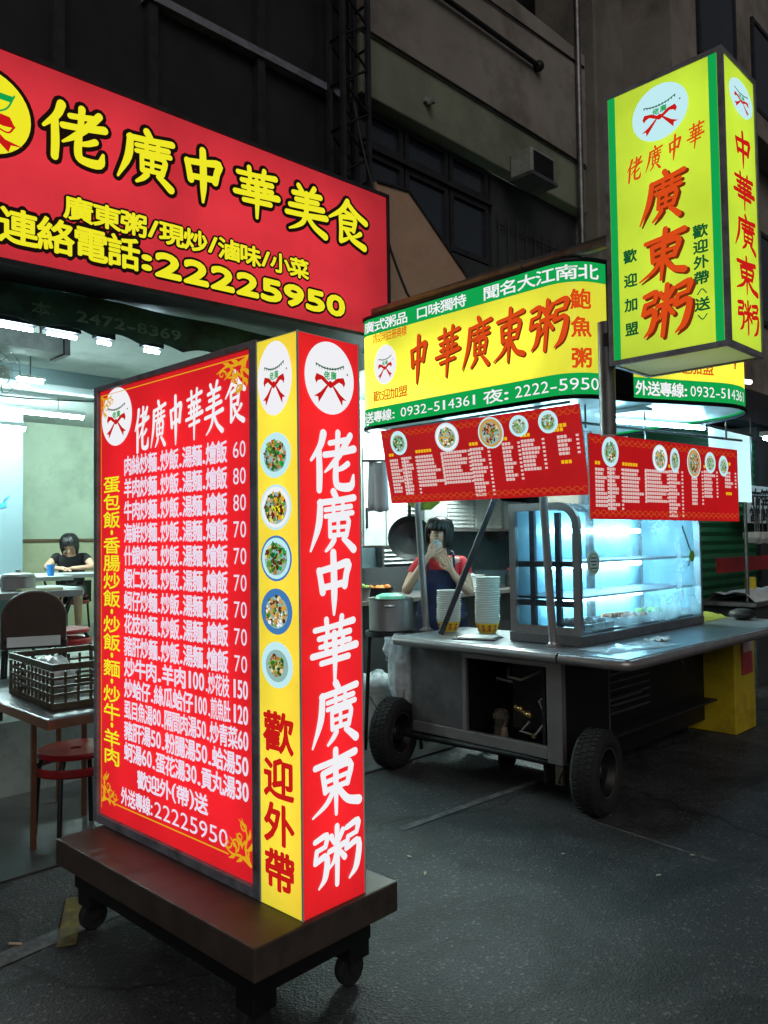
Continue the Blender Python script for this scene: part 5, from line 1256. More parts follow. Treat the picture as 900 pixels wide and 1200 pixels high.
kl = thing('kitchen_lamp', 'fluorescent batten on the kitchen ceiling behind the canopy', 'ceiling lamp', (6.2, 4.95, 2.85))
b = MB(); b.box((5.4, 4.78, 2.83), (7.2, 4.86, 2.895)); b.build('housing', M['canopy_white'], kl)
b = MB(); b.tube([(5.42, 4.82, 2.80), (7.18, 4.82, 2.80)], .016, 10); b.build('lamp_tube', M['tube_kitchen'], kl)
fill_lamp = thing('kitchen_lamp', 'added fluorescent fill batten over the gap between cart and kitchen above the cook', 'ceiling lamp', (4.9, 4.3, 2.6))  # added fill lamp, hidden behind the canopy, to brighten the cook
b = MB(); b.box((4.5, 4.26, 2.632), (5.8, 4.34, 2.69)); b.build('housing', M['canopy_white'], fill_lamp)
b = MB(); b.tube([(4.52, 4.30, 2.60), (5.78, 4.30, 2.60)], .016, 10); b.build('lamp_tube', M['tube_kitchen'], fill_lamp)
b = MB(); b.tube([(4.7, 4.3, 2.69), (4.7, 4.52, 2.95)], .006, 5); b.tube([(5.6, 4.3, 2.69), (5.6, 4.52, 2.95)], .006, 5); b.build('hanger', M['galv'], fill_lamp)

# ------------------------------------------------------------------ people
def skin_body(pts, edges, root, sub=2):
    names = list(pts); me = bpy.data.meshes.new('sk'); me.from_pydata([pts[n][0] for n in names], [(names.index(a), names.index(c)) for a, c in edges], [])
    ob = bpy.data.objects.new('sk', me); COL.objects.link(ob)
    md = ob.modifiers.new('skin', 'SKIN'); md.use_smooth_shade = True; md.branch_smoothing = .4
    for i, n in enumerate(names):
        v = me.skin_vertices[0].data[i]; r = pts[n][1]; v.radius = (r, r) if not isinstance(r, tuple) else r; v.use_root = (n == root)
    ss = ob.modifiers.new('sub', 'SUBSURF'); ss.levels = sub; ss.render_levels = sub
    bpy.context.view_layer.update(); dg = bpy.context.evaluated_depsgraph_get()
    m2 = bpy.data.meshes.new_from_object(ob.evaluated_get(dg))
    vs = [tuple(v.co) for v in m2.vertices]; fs = [tuple(p.vertices) for p in m2.polygons]
    bpy.data.objects.remove(ob); bpy.data.meshes.remove(me); bpy.data.meshes.remove(m2)
    return vs, fs
def fold(o, st, sc):
    tx = bpy.data.textures.new('folds', 'CLOUDS'); tx.noise_scale = sc; d = o.modifiers.new('folds', 'DISPLACE'); d.texture = tx; d.strength = st; d.mid_level = .5; return o
def E_(s): return [tuple(e.split('-')) for e in s.split()]
def hand(pts, edges, wrist, palm, dirv, side, curl, pre, flip=1):
    """five fingers of different lengths on a palm; dirv = finger direction, side = across the knuckles, curl = way they bend"""
    d = Vector(dirv).normalized(); sd_ = Vector(side).normalized(); c = Vector(curl).normalized(); w = Vector(palm)
    pts[pre+'palm'] = (tuple(w), (.034, .018)); edges.append((wrist, pre+'palm'))
    for i, L in enumerate((.070, .078, .073, .058)):
        a = w+d*.038+sd_*(i-1.5)*.0195; m = a+d*L*.45+c*.012; e = m+d*L*.38+c*.026
        n = f'{pre}f{i}'
        pts[n+'a'] = (tuple(a), .0098); pts[n+'b'] = (tuple(m), .0090); pts[n+'c'] = (tuple(e), .0078)
        edges += [(pre+'palm', n+'a'), (n+'a', n+'b'), (n+'b', n+'c')]
    a = w+sd_*-.034*flip+d*.004+c*.006; m = a+sd_*-.018*flip+d*.028+c*.014; e = m+d*.026+sd_*.004*flip+c*.010
    pts[pre+'ta'] = (tuple(a), .0125); pts[pre+'tb'] = (tuple(m), .0108); pts[pre+'tc'] = (tuple(e), .0088)
    edges += [(pre+'palm', pre+'ta'), (pre+'ta', pre+'tb'), (pre+'tb', pre+'tc')]

HX, HYc, HZh = -.012, -.055, 1.535
def face_features(b, m):
    b.x = m
    for sg in (-1, 1):
        b.ball((HX+sg*.031, HYc-.082, 1.553), (.0125, .006, .0065), 10, 6, 1)
        b.box((HX+sg*.031-.017, HYc-.087, 1.571), (HX+sg*.031+.017, HYc-.078, 1.5755), 2)
        b.ball((HX+sg*.078, HYc+.02, 1.535), (.010, .018, .028), 8, 6, 0)
    b.ball((HX, HYc-.094, 1.527), (.0115, .014, .018), 10, 6, 0); b.ball((HX, HYc-.080, 1.492), (.021, .006, .006), 10, 5, 3)
    b.x = Matrix()
def hair_mesh(m, seed, drop=1.462):
    b = MB(); b.ball((HX, HYc+.030, 1.580), (.090, .098, .096), 22, 14)
    b.v = [Vector((p.x, max(p.y, HYc-.060 if p.z > 1.600 else HYc-.005), p.z)) for p in b.v]
    rnd = random.Random(seed)
    for k in range(74):     # locks of a chin-length cut, fringe in front
        a = -PI*.96+2*PI*.96*k/73+rnd.uniform(-.05, .05); fr_ = abs(a) > 2.25
        x = HX+.088*math.sin(a); y = HYc+.030+.096*math.cos(a)
        L0 = 1.590+rnd.uniform(-.008, .006) if fr_ else drop+rnd.uniform(-.016, .014)
        o = 1.03+rnd.uniform(0, .05)
        cx_, cy_ = HX, HYc+.030
        b.tube([(cx_+(x-cx_)*.45, cy_+(y-cy_)*.45, 1.668), (cx_+(x-cx_)*.86*o, cy_+(y-cy_)*.86*o, 1.645), (cx_+(x-cx_)*1.04*o, cy_+(y-cy_)*1.02*o, 1.60), (cx_+(x-cx_)*(1.02 if fr_ else 1.06)*o, cy_+(y-cy_)*(.98 if fr_ else 1.03)*o, (1.60+L0)/2), (cx_+(x-cx_)*.96*o, cy_+(y-cy_)*.95*o, L0)], [.006, .012, .013, .011, .003], 5, caps=False)
    b.v = [m @ p for p in b.v]
    return b
# the cook, standing behind the counter with both hands up at her face
ck = local(thing('person', 'cook in red shirt and navy apron holding a white cloth to the mouth', 'person', (4.60, 3.99, .014), math.radians(-49)))
HX, HYc, HZh = -.012, -.055, 1.535
HM = Matrix.Translation((-.004, -.015, 1.425)) @ Matrix.Rotation(math.radians(-24), 4, 'Z') @ Matrix.Rotation(math.radians(9), 4, 'Y') @ Matrix.Rotation(math.radians(10), 4, 'X') @ Matrix.Translation((.004, .015, -1.425))
P_ = {'pel': ((0, .03, .92), (.155, .11)), 'wai': ((0, .01, 1.06), (.135, .095)), 'che': ((0, .0, 1.24), (.155, .105)), 'nb': ((0, .0, 1.37), (.06, .055)), 'nk': ((-.004, -.015, 1.425), .047),
      'jaw': ((HX, HYc, 1.475), (.058, .062)), 'hed': ((HX, HYc+.012, 1.54), (.076, .09)), 'top': ((HX, HYc+.02, 1.605), (.066, .078)), 'cr': ((HX, HYc+.02, 1.645), (.03, .036)),
      'sl': ((-.155, .0, 1.335), .055), 'el': ((-.275, -.08, 1.095), .042), 'wl': ((-.115, -.215, 1.345), .027),
      'sr': ((.16, .0, 1.335), .055), 'er': ((.215, -.10, 1.085), .042), 'wr': ((.095, -.205, 1.235), .027),
      'hl': ((-.085, .03, .86), .085), 'kl': ((-.09, .02, .48), .062), 'al': ((-.09, .05, .09), .042), 'tl': ((-.095, -.09, .035), .038),
      'hr': ((.085, .03, .86), .085), 'kr': ((.09, .0, .48), .062), 'ar': ((.09, .05, .09), .042), 'tr': ((.095, -.09, .035), .038)}
for q in ('jaw', 'hed', 'top', 'cr'): P_[q] = (tuple(HM @ Vector(P_[q][0])), P_[q][1])
Ed = E_('pel-wai wai-che che-nb nb-nk nk-jaw jaw-hed hed-top top-cr che-sl sl-el el-wl che-sr sr-er er-wr pel-hl hl-kl kl-al al-tl pel-hr hr-kr kr-ar ar-tr')
hand(P_, Ed, 'wl', (-.072, -.212, 1.395), (.75, .15, .68), (.55, -.1, -.75), (.2, .9, .1), 'L')
hand(P_, Ed, 'wr', (.070, -.208, 1.288), (-.42, .08, .88), (.9, -.1, .35), (-.3, .8, .1), 'R')
vs, fs = skin_body(P_, Ed, 'pel')
b = MB(); b.add(vs, fs, 0, True); face_features(b, HM)
body = b.build('person_body', [M['skin'], M['eye'], M['hair'], M['lip']], ck)
b = hair_mesh(HM, 31)
b.build('hair', M['hair'], ck)
Sp = {k: P_[k] for k in ('pel', 'wai', 'che', 'sl', 'sr')}
Sp = {k: (v[0], tuple(x*1.10+.006 for x in v[1]) if isinstance(v[1], tuple) else v[1]*1.14+.008) for k, v in Sp.items()}
Sp['nb'] = ((0, .0, 1.355), (.072, .066)); Sp['ml'] = ((-.215, -.04, 1.215), .056); Sp['mr'] = ((.19, -.05, 1.205), .056)
vs, fs = skin_body(Sp, E_('pel-wai wai-che che-nb che-sl sl-ml che-sr sr-mr'), 'pel'); b = MB(); b.add(vs, fs, 0, True); fold(b.build('shirt', M['red_shirt'], ck), .022, .07)
Tp = {k: (P_[k][0], tuple(x*1.08+.006 for x in P_[k][1]) if isinstance(P_[k][1], tuple) else P_[k][1]*1.12+.008) for k in ('pel', 'hl', 'kl', 'hr', 'kr', 'al', 'ar')}
vs, fs = skin_body(Tp, E_('pel-hl hl-kl kl-al pel-hr hr-kr kr-ar'), 'pel'); b = MB(); b.add(vs, fs, 0, True); b.build('trousers', M['denim'], ck)
b = MB(); vs = []; nu = 15; nz = 12     # apron: bib and skirt wrapped round the front
for j in range(nz):
    t = j/(nz-1); z = 1.275-t*.78
    hw = .108 if z > 1.12 else .108+min(1, (1.12-z)/.12)*.085
    for i in range(nu):
        u = -1+2*i/(nu-1); x = u*hw; vs.append((x, -.147-.012*math.sin(t*PI)+(x/.20)**2*.105+.006*math.sin(i*2.1)*t, z))
b.add(vs, [(j*nu+i, j*nu+i+1, (j+1)*nu+i+1, (j+1)*nu+i) for j in range(nz-1) for i in range(nu-1)], 0, True)
ap = b.build('apron', M['apron'], ck); sm = ap.modifiers.new('t', 'SOLIDIFY'); sm.thickness = .006; ap.modifiers.new('sub', 'SUBSURF').render_levels = 2; fold(ap, .02, .12)
b = MB()
for sg in (-1, 1): b.tube([(sg*.098, -.118, 1.27), (sg*.10, -.105, 1.32), (sg*.095, -.06, 1.392), (sg*.085, .02, 1.405), (sg*.06, .10, 1.33)], .010, 6)
b.build('strap', M['apron'], ap)
b = MB(); rnd = random.Random(8); b.ball((-.028, -.178, 1.462), (.036, .016, .034), 16, 11); b.v = [p+Vector((rnd.uniform(-.006, .006), rnd.uniform(-.006, .006), rnd.uniform(-.006, .006))) for p in b.v]
cc = local(thing('face_cloth', 'small white cloth the cook presses to the mouth', 'cloth', (4.60, 3.99, .014), math.radians(-49))); b.build('cloth', M['white_cloth'], cc)

# the diner bent over a table far inside
FZ = .452
HM2 = Matrix.Translation((0, -.275, 1.055)) @ Matrix.Rotation(math.radians(34), 4, 'X') @ Matrix.Translation((-HX, -(HYc+.012), -1.54))
pd = local(thing('person', 'person in black T-shirt bent over a table at the back of the diner', 'person', (4.16, 9.60, FZ), math.radians(-30)))
P_ = {'pel': ((0, .06, .50), (.15, .12)), 'wai': ((0, .0, .66), (.13, .10)), 'che': ((0, -.10, .86), (.16, .11)), 'nb': ((0, -.17, .97), .055), 'nk': ((0, -.21, 1.01), .047), 'hed': ((0, -.275, 1.055), (.076, .088)), 'top': (tuple(HM2 @ Vector((HX, HYc+.02, 1.605))), (.06, .07)),
      'sl': ((-.16, -.12, .93), .052), 'el': ((-.27, -.24, .79), .042), 'wl': ((-.10, -.40, .79), .027), 'sr': ((.16, -.12, .93), .052), 'er': ((.27, -.24, .79), .042), 'wr': ((.10, -.40, .79), .027),
      'hl': ((-.085, .02, .49), .08), 'kl': ((-.11, -.38, .50), .06), 'al': ((-.11, -.34, .09), .042), 'tl': ((-.115, -.46, .035), .036),
      'hr': ((.085, .02, .49), .08), 'kr': ((.11, -.38, .50), .06), 'ar': ((.11, -.34, .09), .042), 'tr': ((.115, -.46, .035), .036)}
Ed = E_('pel-wai wai-che che-nb nb-nk nk-hed hed-top che-sl sl-el el-wl che-sr sr-er er-wr pel-hl hl-kl kl-al al-tl pel-hr hr-kr kr-ar ar-tr')
hand(P_, Ed, 'wl', (-.05, -.43, .79), (.9, -.3, 0), (.3, .9, 0), (0, 0, -.3), 'L'); hand(P_, Ed, 'wr', (.05, -.43, .79), (-.9, -.3, 0), (.3, -.9, 0), (0, 0, -.3), 'R')
vs, fs = skin_body(P_, Ed, 'pel'); b = MB(); b.add(vs, fs, 0, True)
face_features(b, HM2)
b.build('person_body', [M['skin'], M['eye'], M['hair'], M['lip']], pd)
b = hair_mesh(HM2, 12, 1.43); b.build('hair', M['hair'], pd)
Sp = {k: P_[k] for k in ('pel', 'wai', 'che', 'sl', 'sr')}; Sp = {k: (v[0], tuple(x*1.1+.006 for x in v[1]) if isinstance(v[1], tuple) else v[1]*1.14+.008) for k, v in Sp.items()}
Sp['nb'] = ((0, -.165, .955), .068); Sp['ml'] = ((-.225, -.19, .855), .055); Sp['mr'] = ((.225, -.19, .855), .055)
vs, fs = skin_body(Sp, E_('pel-wai wai-che che-nb che-sl sl-ml che-sr sr-mr'), 'pel'); b = MB(); b.add(vs, fs, 0, True); fold(b.build('shirt', M['black_cloth'], pd), .02, .08)
Tp = {'pel': ((0, .06, .49), (.168, .135)), 'hl': ((-.085, .02, .49), .095), 'ml': ((-.10, -.22, .50), .085), 'hr': ((.085, .02, .49), .095), 'mr': ((.10, -.22, .50), .085)}
vs, fs = skin_body(Tp, E_('pel-hl hl-ml pel-hr hr-mr'), 'pel'); b = MB(); b.add(vs, fs, 0, True); b.build('shorts', M['black_cloth'], pd)

# ------------------------------------------------------------------ diner furniture
def stool(loc, lab, h=.45, r=.19):
    t = local(thing('round_stool', lab, 'stool', loc, 0, 'round red stools'))
    b = MB(); b.lathe([(.03, h-.015), (r*.9, h-.03), (r, h-.024), (r*1.02, h-.01), (r*.95, h), (r*.5, h-.005), (.03, h-.004), (.03, h-.015)], (0, 0, 0), 32); b.build('seat', M['red_plastic'], t)
    b = MB(); b.lathe([(r*1.05, h-.11), (r*1.09, h-.10), (r*1.09, h-.075), (r*1.05, h-.065), (r*.98, h-.075), (r*.98, h-.1), (r*1.05, h-.11)], (0, 0, 0), 32); b.build('ring', M['red_plastic'], t)
    for k in range(4):
        a = PI/4+k*PI/2; b = MB(); b.tube([(r*.8*math.cos(a), r*.8*math.sin(a), h-.03), (r*1.0*math.cos(a), r*1.0*math.sin(a), h-.09), (r*1.12*math.cos(a), r*1.12*math.sin(a), .002)], .013, 8); b.build('leg', M['black_metal'], t)
    return t
st0 = stool((1.78, 4.06, .012), 'dark red round stool tucked under the crate table')
dup(st0, (2.42, 5.75, FZ), .3, 'dark red round stool beside the steel table with the pot')
dup(st0, (4.18, 9.66, FZ), .1, 'dark red round stool under the person in black')
def folding_table(loc, lx, ly, h, lab, top='laminate', rz=0, trim=None, name='folding_table'):
    t = local(thing(name, lab, 'table', loc, rz))
    b = MB(); b.box((-lx/2, -ly/2, h-.025), (lx/2, ly/2, h)); b.build('tabletop', M[top], t, .005)
    b = MB(); q = .004
    b.box((-lx/2-q, -ly/2-q, h-.045), (lx/2+q, -ly/2-.0005, h-.004)); b.box((-lx/2-q, ly/2+.0005, h-.045), (lx/2+q, ly/2+q, h-.004)); b.box((-lx/2-q, -ly/2, h-.045), (-lx/2-.0005, ly/2, h-.004)); b.box((lx/2+.0005, -ly/2, h-.045), (lx/2+q, ly/2, h-.004)); b.build('edge_trim', M[trim or 'steel'], t)
    return t
def xlegs(t, lx, ly, h, m='black_metal'):
    for x in (-lx/2+.08, lx/2-.08):
        b = MB(); b.tube([(x, -ly/2+.05, .003), (x, ly/2-.05, h-.046)], .012, 8); b.build('leg', M[m], t)
        b = MB(); b.tube([(x+.026, ly/2-.05, .003), (x+.026, -ly/2+.05, h-.046)], .012, 8); b.build('leg', M[m], t)
t = folding_table((1.72, 4.16, .012), .60, 1.28, .728, 'worn steel side table with copper edge carrying the brown crate', 'table_top', trim='table_trim', name='side_table')
for x, y in ((-.17, -.14), (.22, .16), (-.22, .5), (.22, .5)):
    b = MB(); b.box((x-.011, y-.011, .002), (x+.011, y+.011, .682)); b.build('leg', M['table_trim'], t)
def crate(loc, lx, ly, h, lab, rz=0):
    t = local(thing('plastic_crate', lab, 'crate', loc, rz)); b = MB(); th = .012
    b.box((-lx/2, -ly/2, 0), (lx/2, ly/2, .012))
    for s_ in (-1, 1):
        for axis, L, W in (('x', lx, ly), ('y', ly, lx)):
            def bx(a0, a1, z0, z1, d0=0, d1=th):
                if axis == 'x': b.box((a0, s_*(W/2-d0), z0), (a1, s_*(W/2-d1), z1))
                else: b.box((s_*(W/2-d0), a0, z0), (s_*(W/2-d1), a1, z1))
            e = 0 if axis == 'x' else th+.001
            bx(-L/2+e, L/2-e, h-.03, h, -.006 if axis == 'x' else 0); bx(-L/2+e, L/2-e, .0125, .03); 
            for k in (1, 2, 3): bx(-L/2+e, L/2-e, .03+(h-.06)*k/4-.006, .03+(h-.06)*k/4+.006)
            n = int(L/.056)
            for k in range(n+1):
                a = -L/2+e+(L-2*e-.012)*k/n
                for q in range(4): bx(a, a+.012, .0305+(h-.06)*q/4+(.0065 if q else 0), .0295+(h-.06)*(q+1)/4-.0065, .002, th-.002)
    b.build('crate_shell', M['crate'], t)
    return t
crate((1.735, 3.99, .742), .43, .62, .21, 'dark brown openwork plastic crate on the worn side table', math.radians(-3))
pb_ = thing('plastic_bag', 'white plastic bag of goods inside the brown crate', 'plastic bag', (1.7, 4.0, .76))
b = MB(); rnd = random.Random(6); b.ball((1.68, 4.10, .835), (.10, .14, .10), 16, 10); b.v = [p+Vector((rnd.uniform(-.012, .012), rnd.uniform(-.012, .012), rnd.uniform(-.015, .015))) for p in b.v]; b.build('bag', M['milky_bag'], pb_)
t = folding_table((1.75, 5.75, FZ), 1.3, .75, .75, 'steel topped folding table with the pot near the diner entrance'); xlegs(t, 1.3, .75, .75)
t = folding_table((3.62, 8.9, FZ), 1.5, .6, .745, 'white folding table under the arms of the person in black', rz=math.radians(-8)); xlegs(t, 1.5, .6, .745)
t = folding_table((3.0, 8.35, FZ), 1.0, .6, .745, 'white folding table with the blue cup before the white inner wall'); xlegs(t, 1.0, .6, .745)
t = folding_table((2.55, 6.9, FZ), .8, .6, .70, 'low white side table behind the brown chair'); xlegs(t, .8, .6, .70)
cp = thing('cooking_pot', 'steel cooking pot with lid on the table near the diner entrance', 'pot', (2.03, 5.6, 1.2))
cx, cy = 2.06, 5.62
b = MB(); b.lathe([(.001, 0), (.105, 0), (.11, .006), (.11, .085), (.116, .088), (.116, .092), (.001, .092)], (cx, cy, 1.204), 32); pb = b.build('pot_body', M['steel'], cp)
b = MB(); b.lathe([(.112, 0), (.10, .016), (.03, .03), (.001, .031)], (cx, cy, 1.298), 30); b.lathe([(.012, .03), (.018, .045), (.001, .05)], (cx, cy, 1.298), 12); b.build('lid', M['ac_white'], cp)
bd = thing('chopping_board', 'pale board lying in front of the cooking pot', 'board', (2.12, 5.45, 1.2)); b = MB(); b.box((2.0, 5.40, 1.203), (2.28, 5.50, 1.22)); b.build('board', M['wall_cream'], bd, .004)
tb = thing('napkin_box', 'white box at the left end of the table with the pot', 'box', (1.8, 5.6, 1.2)); b = MB(); b.box((1.74, 5.62, 1.203), (1.92, 5.74, 1.29)); b.build('box_body', M['white_plastic'], tb, .004); b = MB(); b.box((1.79, 5.612, 1.225), (1.87, 5.619, 1.265)); b.build('print', M['bin_yellow'], tb)
cu_ = thing('plastic_cup', 'blue plastic tumbler on the far white folding table', 'cup', (3.1, 8.3, FZ+.746)); b = MB(); b.lathe([(.001, 0), (.032, 0), (.042, .11), (.044, .11), (.044, .115), (.038, .115), (.03, .01), (.001, .01)], (3.33, 8.2, FZ+.747), 20); b.build('cup_body', M['blue_plastic'], cu_)
ch = local(thing('chair', 'brown vinyl chair with its rounded back turned to the street behind the crate', 'chair', (1.99, 5.15, FZ), math.radians(-22)))
b = MB(); pts = []
for k in range(25):
    a = PI*k/24; pts.append((.185*math.cos(a), .40+.0*k, .62+.16*math.sin(a)))
pts = [(.185, 0, .47)]+[(x, 0, z) for x, _, z in pts]+[(-.185, 0, .47)]
b.prism([(x, -.20, z) for x, _, z in pts], (0, .045, 0)); b.build('backrest', M['brown_seat'], ch, .012)
b = MB(); b.box((-.19, -.17, .42), (.19, .22, .47)); b.build('seat', M['brown_seat'], ch, .012)
b = MB(); b.box((-.15, -.215, .44), (.15, -.205, .50)); b.build('label_band', M['canopy_white'], ch)
for x, y in ((-.17, -.18), (.17, -.18), (-.17, .19), (.17, .19)):
    b = MB(); b.tube([(x, y, .42), (x*1.08, y*1.08, .003)], .012, 8); b.build('leg', M['black_metal'], ch)
# diner lamps and ceiling gear
def batten(a, c, z, lab, grp=None, m='tube', r=.016, hang=True, hm='canopy_white'):
    t = thing('tube_lamp', lab, 'ceiling lamp', (a[0], a[1], z), 0, grp)
    b = MB(); b.box((min(a[0], c[0])-.02, a[1]-.03, z+.022), (max(a[0], c[0])+.02, a[1]+.03, z+.06)); b.build('housing', M[hm], t)
    b = MB(); b.tube([(a[0], a[1], z), (c[0], c[1], z)], r, 10); b.build('lamp_tube', M[m], t)
    if hang:
        b = MB()
        for q in (.15, .85): b.tube([(a[0]+(c[0]-a[0])*q, a[1], z+.06), (a[0]+(c[0]-a[0])*q, a[1], 3.119)], .004, 5)
        b.build('hanger', M['galv'], t)
batten((2.0, 8.5), (3.80, 8.5), 2.915, 'long fluorescent tube nearer the diner entrance')
batten((1.6, 8.2), (3.06, 8.2), 2.69, 'fluorescent tube before the white inner wall')
for i, (x, w, lab) in enumerate(((1.66, .10, 'leftmost short bright lamp behind the scalloped valance'), (1.93, .085, 'second short bright lamp from the left behind the scalloped valance'), (2.19, .04, 'smallest short bright lamp behind the scalloped valance'), (2.51, .05, 'short bright lamp behind the valance nearest the menu light box'))):
    batten((x-w, 4.6), (x+w, 4.6), 2.745, lab, 'short lamps behind the valance', m='tube_short', r=.011, hm='dark_metal', hang=False)
    b = MB()
bm2 = thing('ceiling_duct', 'long grey duct with end cap under the diner ceiling behind the short lamps', 'duct', (2, 5.6, 2.9))
b = MB(); b.box((0.5, 5.5, 2.86), (2.32, 5.72, 2.98)); b.build('duct_body', M['ac_white'], bm2, .006); b = MB(); b.box((2.321, 5.48, 2.85), (2.36, 5.74, 2.99)); b.build('end_cap', M['dull_steel'], bm2)
b = MB(); b.tube([(1.5, 5.6, 2.98), (1.5, 5.6, 3.119)], .008, 6); b.tube([(2.2, 5.6, 2.98), (2.2, 5.6, 3.119)], .008, 6); b.build('hanger', M['galv'], bm2)
cf = thing('ceiling_fan', 'wall fan with wire guard hanging from the diner ceiling', 'fan', (2.0, 6.2, 2.8))
b = MB(); b.tube([(2.05, 6.3, 3.119), (2.05, 6.3, 2.86)], .012, 8); b.ball((2.05, 6.25, 2.84), (.06, .08, .06), 12, 8); b.build('motor', M['ac_white'], cf)
b = MB()
for k in range(3):
    a = 2*PI*k/3; b.x = Matrix.Translation((2.05, 6.13, 2.82)) @ Matrix.Rotation(a, 4, 'Y') @ Matrix.Rotation(.5, 4, 'Z'); b.box((.02, -.004, -.05), (.18, .004, .05))
b.x = Matrix(); b.build('blade', M['ac_white'], cf)
b = MB()
for k in range(16):
    a = 2*PI*k/16; b.tube([(2.05+.03*math.cos(a), 6.08, 2.82+.03*math.sin(a)), (2.05+.2*math.cos(a), 6.10, 2.82+.2*math.sin(a)), (2.05+.2*math.cos(a), 6.16, 2.82+.2*math.sin(a))], .0025, 4)
for r in (.08, .14, .2): b.tube([(2.05+r*math.cos(2*PI*k/24), 6.09+.02*(r > .1), 2.82+r*math.sin(2*PI*k/24)) for k in range(25)], .0025, 4)
b.build('guard', M['galv'], cf)
sl = thing('small_ceiling_lamp', 'small bright ceiling lamp between the duct and the long tubes', 'ceiling lamp', (2.4, 6.7, 2.9))
b = MB(); b.box((2.44, 6.66, 2.90), (2.66, 6.74, 2.925)); b.build('housing', M['canopy_white'], sl); b = MB(); b.tube([(2.45, 6.70, 2.885), (2.65, 6.70, 2.885)], .014, 8); b.build('lamp_tube', M['tube'], sl); b = MB(); b.tube([(2.55, 6.7, 2.925), (2.55, 6.7, 3.119)], .005, 6); b.build('hanger', M['galv'], sl)
cbx = thing('wall_fuse_box', 'small white box with a cable on the yellow pillar of the diner', 'fuse box', (3.5, 10.0, 1.9)); b = MB(); b.box((3.45, 10.0, 1.80), (3.60, 10.098, 2.02)); b.build('box_body', M['white_plastic'], cbx, .004); b = MB(); b.tube([(3.5, 10.06, 1.80), (3.5, 10.07, 1.62), (3.53, 10.08, 1.55)], .006, 5); b.build('cable', M['ink'], cbx)
wire = thing('ceiling_cable', 'black cable sagging under the diner ceiling', 'cable', (3, 8, 2.9)); b = MB(); b.tube([(1.2+.27*k, 7.52, 2.98-.10*math.sin(PI*k/10)) for k in range(11)], .008, 6); b.build('cable_run', M['ink'], wire)
dk = thing('wall_picture', 'blue bird shaped picture on the white inner wall of the diner', 'picture', (3.2, 9.19, 2.0)); b = MB(); b.prism([(3.02, 9.198, 2.05), (3.10, 9.198, 1.98), (3.2, 9.198, 1.99), (3.28, 9.198, 2.08), (3.22, 9.198, 2.04), (3.24, 9.198, 1.95), (3.1, 9.198, 1.92)], (0, -.012, 0)); b.build('picture_board', M['blue_plastic'], dk)

# ------------------------------------------------------------------ brown board sign, right hand stall, bins, litter
bo = thing('advert_board', 'slanted orange brown board between the red shop sign and the canopy', 'board', (4.5, 3.9, 3.0))
b = MB(); b.prism([(3.90, 3.93, 2.95), (3.90, 3.93, 4.07), (4.235, 3.93, 4.10), (5.05, 3.93, 3.50), (5.12, 3.93, 2.95)], (0, .05, 0)); bbp = b.build('board_panel', M['board_brown'], bo)
b = MB()
for a, c in (((3.90, 4.07), (4.235, 4.10)), ((4.235, 4.10), (5.05, 3.50)), ((5.05, 3.50), (5.12, 2.95))): b.tube([(a[0], 3.925, a[1]), (c[0], 3.925, c[1])], .012, 6)
b.build('edge_trim', M['dark_metal'], bo)

yb = thing('yellow_cabinet', 'tall yellow box with a red and white poster standing beyond the cart', 'box', (6.1, 2.6, 0))
b = MB(); b.box((6.12, 2.39, .003), (6.52, 2.80, .84)); yb1 = b.build('box_body', M['bin_yellow'], yb, .008)
b = MB(); b.box((6.25, 2.378, .44), (6.45, 2.387, .76)); ps = b.build('poster', M['poster_red'], yb1)
b = MB(); b.box((6.26, 2.3735, .61), (6.44, 2.3775, .75)); b.build('poster_paper', M['poster_white'], ps)
b = MB(); b.box((6.525, 2.5, .003), (6.82, 2.9, .80)); b.build('rear_section', M['cover_cloth'], yb)
cv = thing('folded_cover', 'folded olive green cloth lying on the counter beyond the display case', 'cloth', (5.9, 2.7, CZ))
b = MB(); vs = []; rnd = random.Random(14)
for i in range(15):
    for j in range(9):
        e = min(i, 14-i, j, 8-j); vs.append((5.72+i*.034, 2.45+j*.05, CZ+.004+min(e, 2)*.018+rnd.uniform(-.006, .008)*(e > 0)))
b.add(vs, [(i*9+j, (i+1)*9+j, (i+1)*9+j+1, i*9+j+1) for i in range(14) for j in range(8)], 0, True); o = b.build('cloth', M['cover_cloth'], cv)
bb_ = thing('black_bag', 'shiny black plastic bag at the far corner of the cart counter', 'bag', (6.2, 2.3, CZ)); b = MB(); rnd = random.Random(15); b.ball((6.12, 2.32, CZ+.042), (.10, .09, .042), 14, 9); b.v = [p+Vector((rnd.uniform(-.01, .01), rnd.uniform(-.01, .01), rnd.uniform(-.008, .002) if p.z > CZ+.02 else 0)) for p in b.v]; b.build('bag', M['ink'], bb_)
gs = thing('roller_shutter', 'closed green roller shutter beyond the display case', 'shutter', (8.2, 3.7, 0))
b = MB()
for k in range(27):
    z = .012+k*.10; b.add([(7.0, 3.72, z), (10.3, 3.72, z), (10.3, 3.70, z+.05), (7.0, 3.70, z+.05), (10.3, 3.72, z+.0985), (7.0, 3.72, z+.0985)], [(0,1,2,3), (3,2,4,5)])
b.build("slats", M["shutter"], gs)
for x in (6.97, 10.3):
    b = MB(); b.box((x, 3.66, .012), (x+.03, 3.76, 2.75)); b.build('guide_rail', M['dark_metal'], gs)
stl = thing('food_stall', 'neighbour food stall with red rail and white cloth at the right edge', 'stall', (9.9, 3.2, 0))
b = MB(); b.box((8.15, 2.95, .80), (10.4, 3.6, .84)); b.build('stall_top', M['dull_steel'], stl); b = MB(); b.box((8.25, 3.0, .002), (10.3, 3.55, .799)); b.build('stall_body', M['dark_wall'], stl)
b = MB(); b.box((8.4, 3.4, 1.12), (10.4, 3.44, 1.28)); b.build('red_rail', M['red_plastic'], stl)
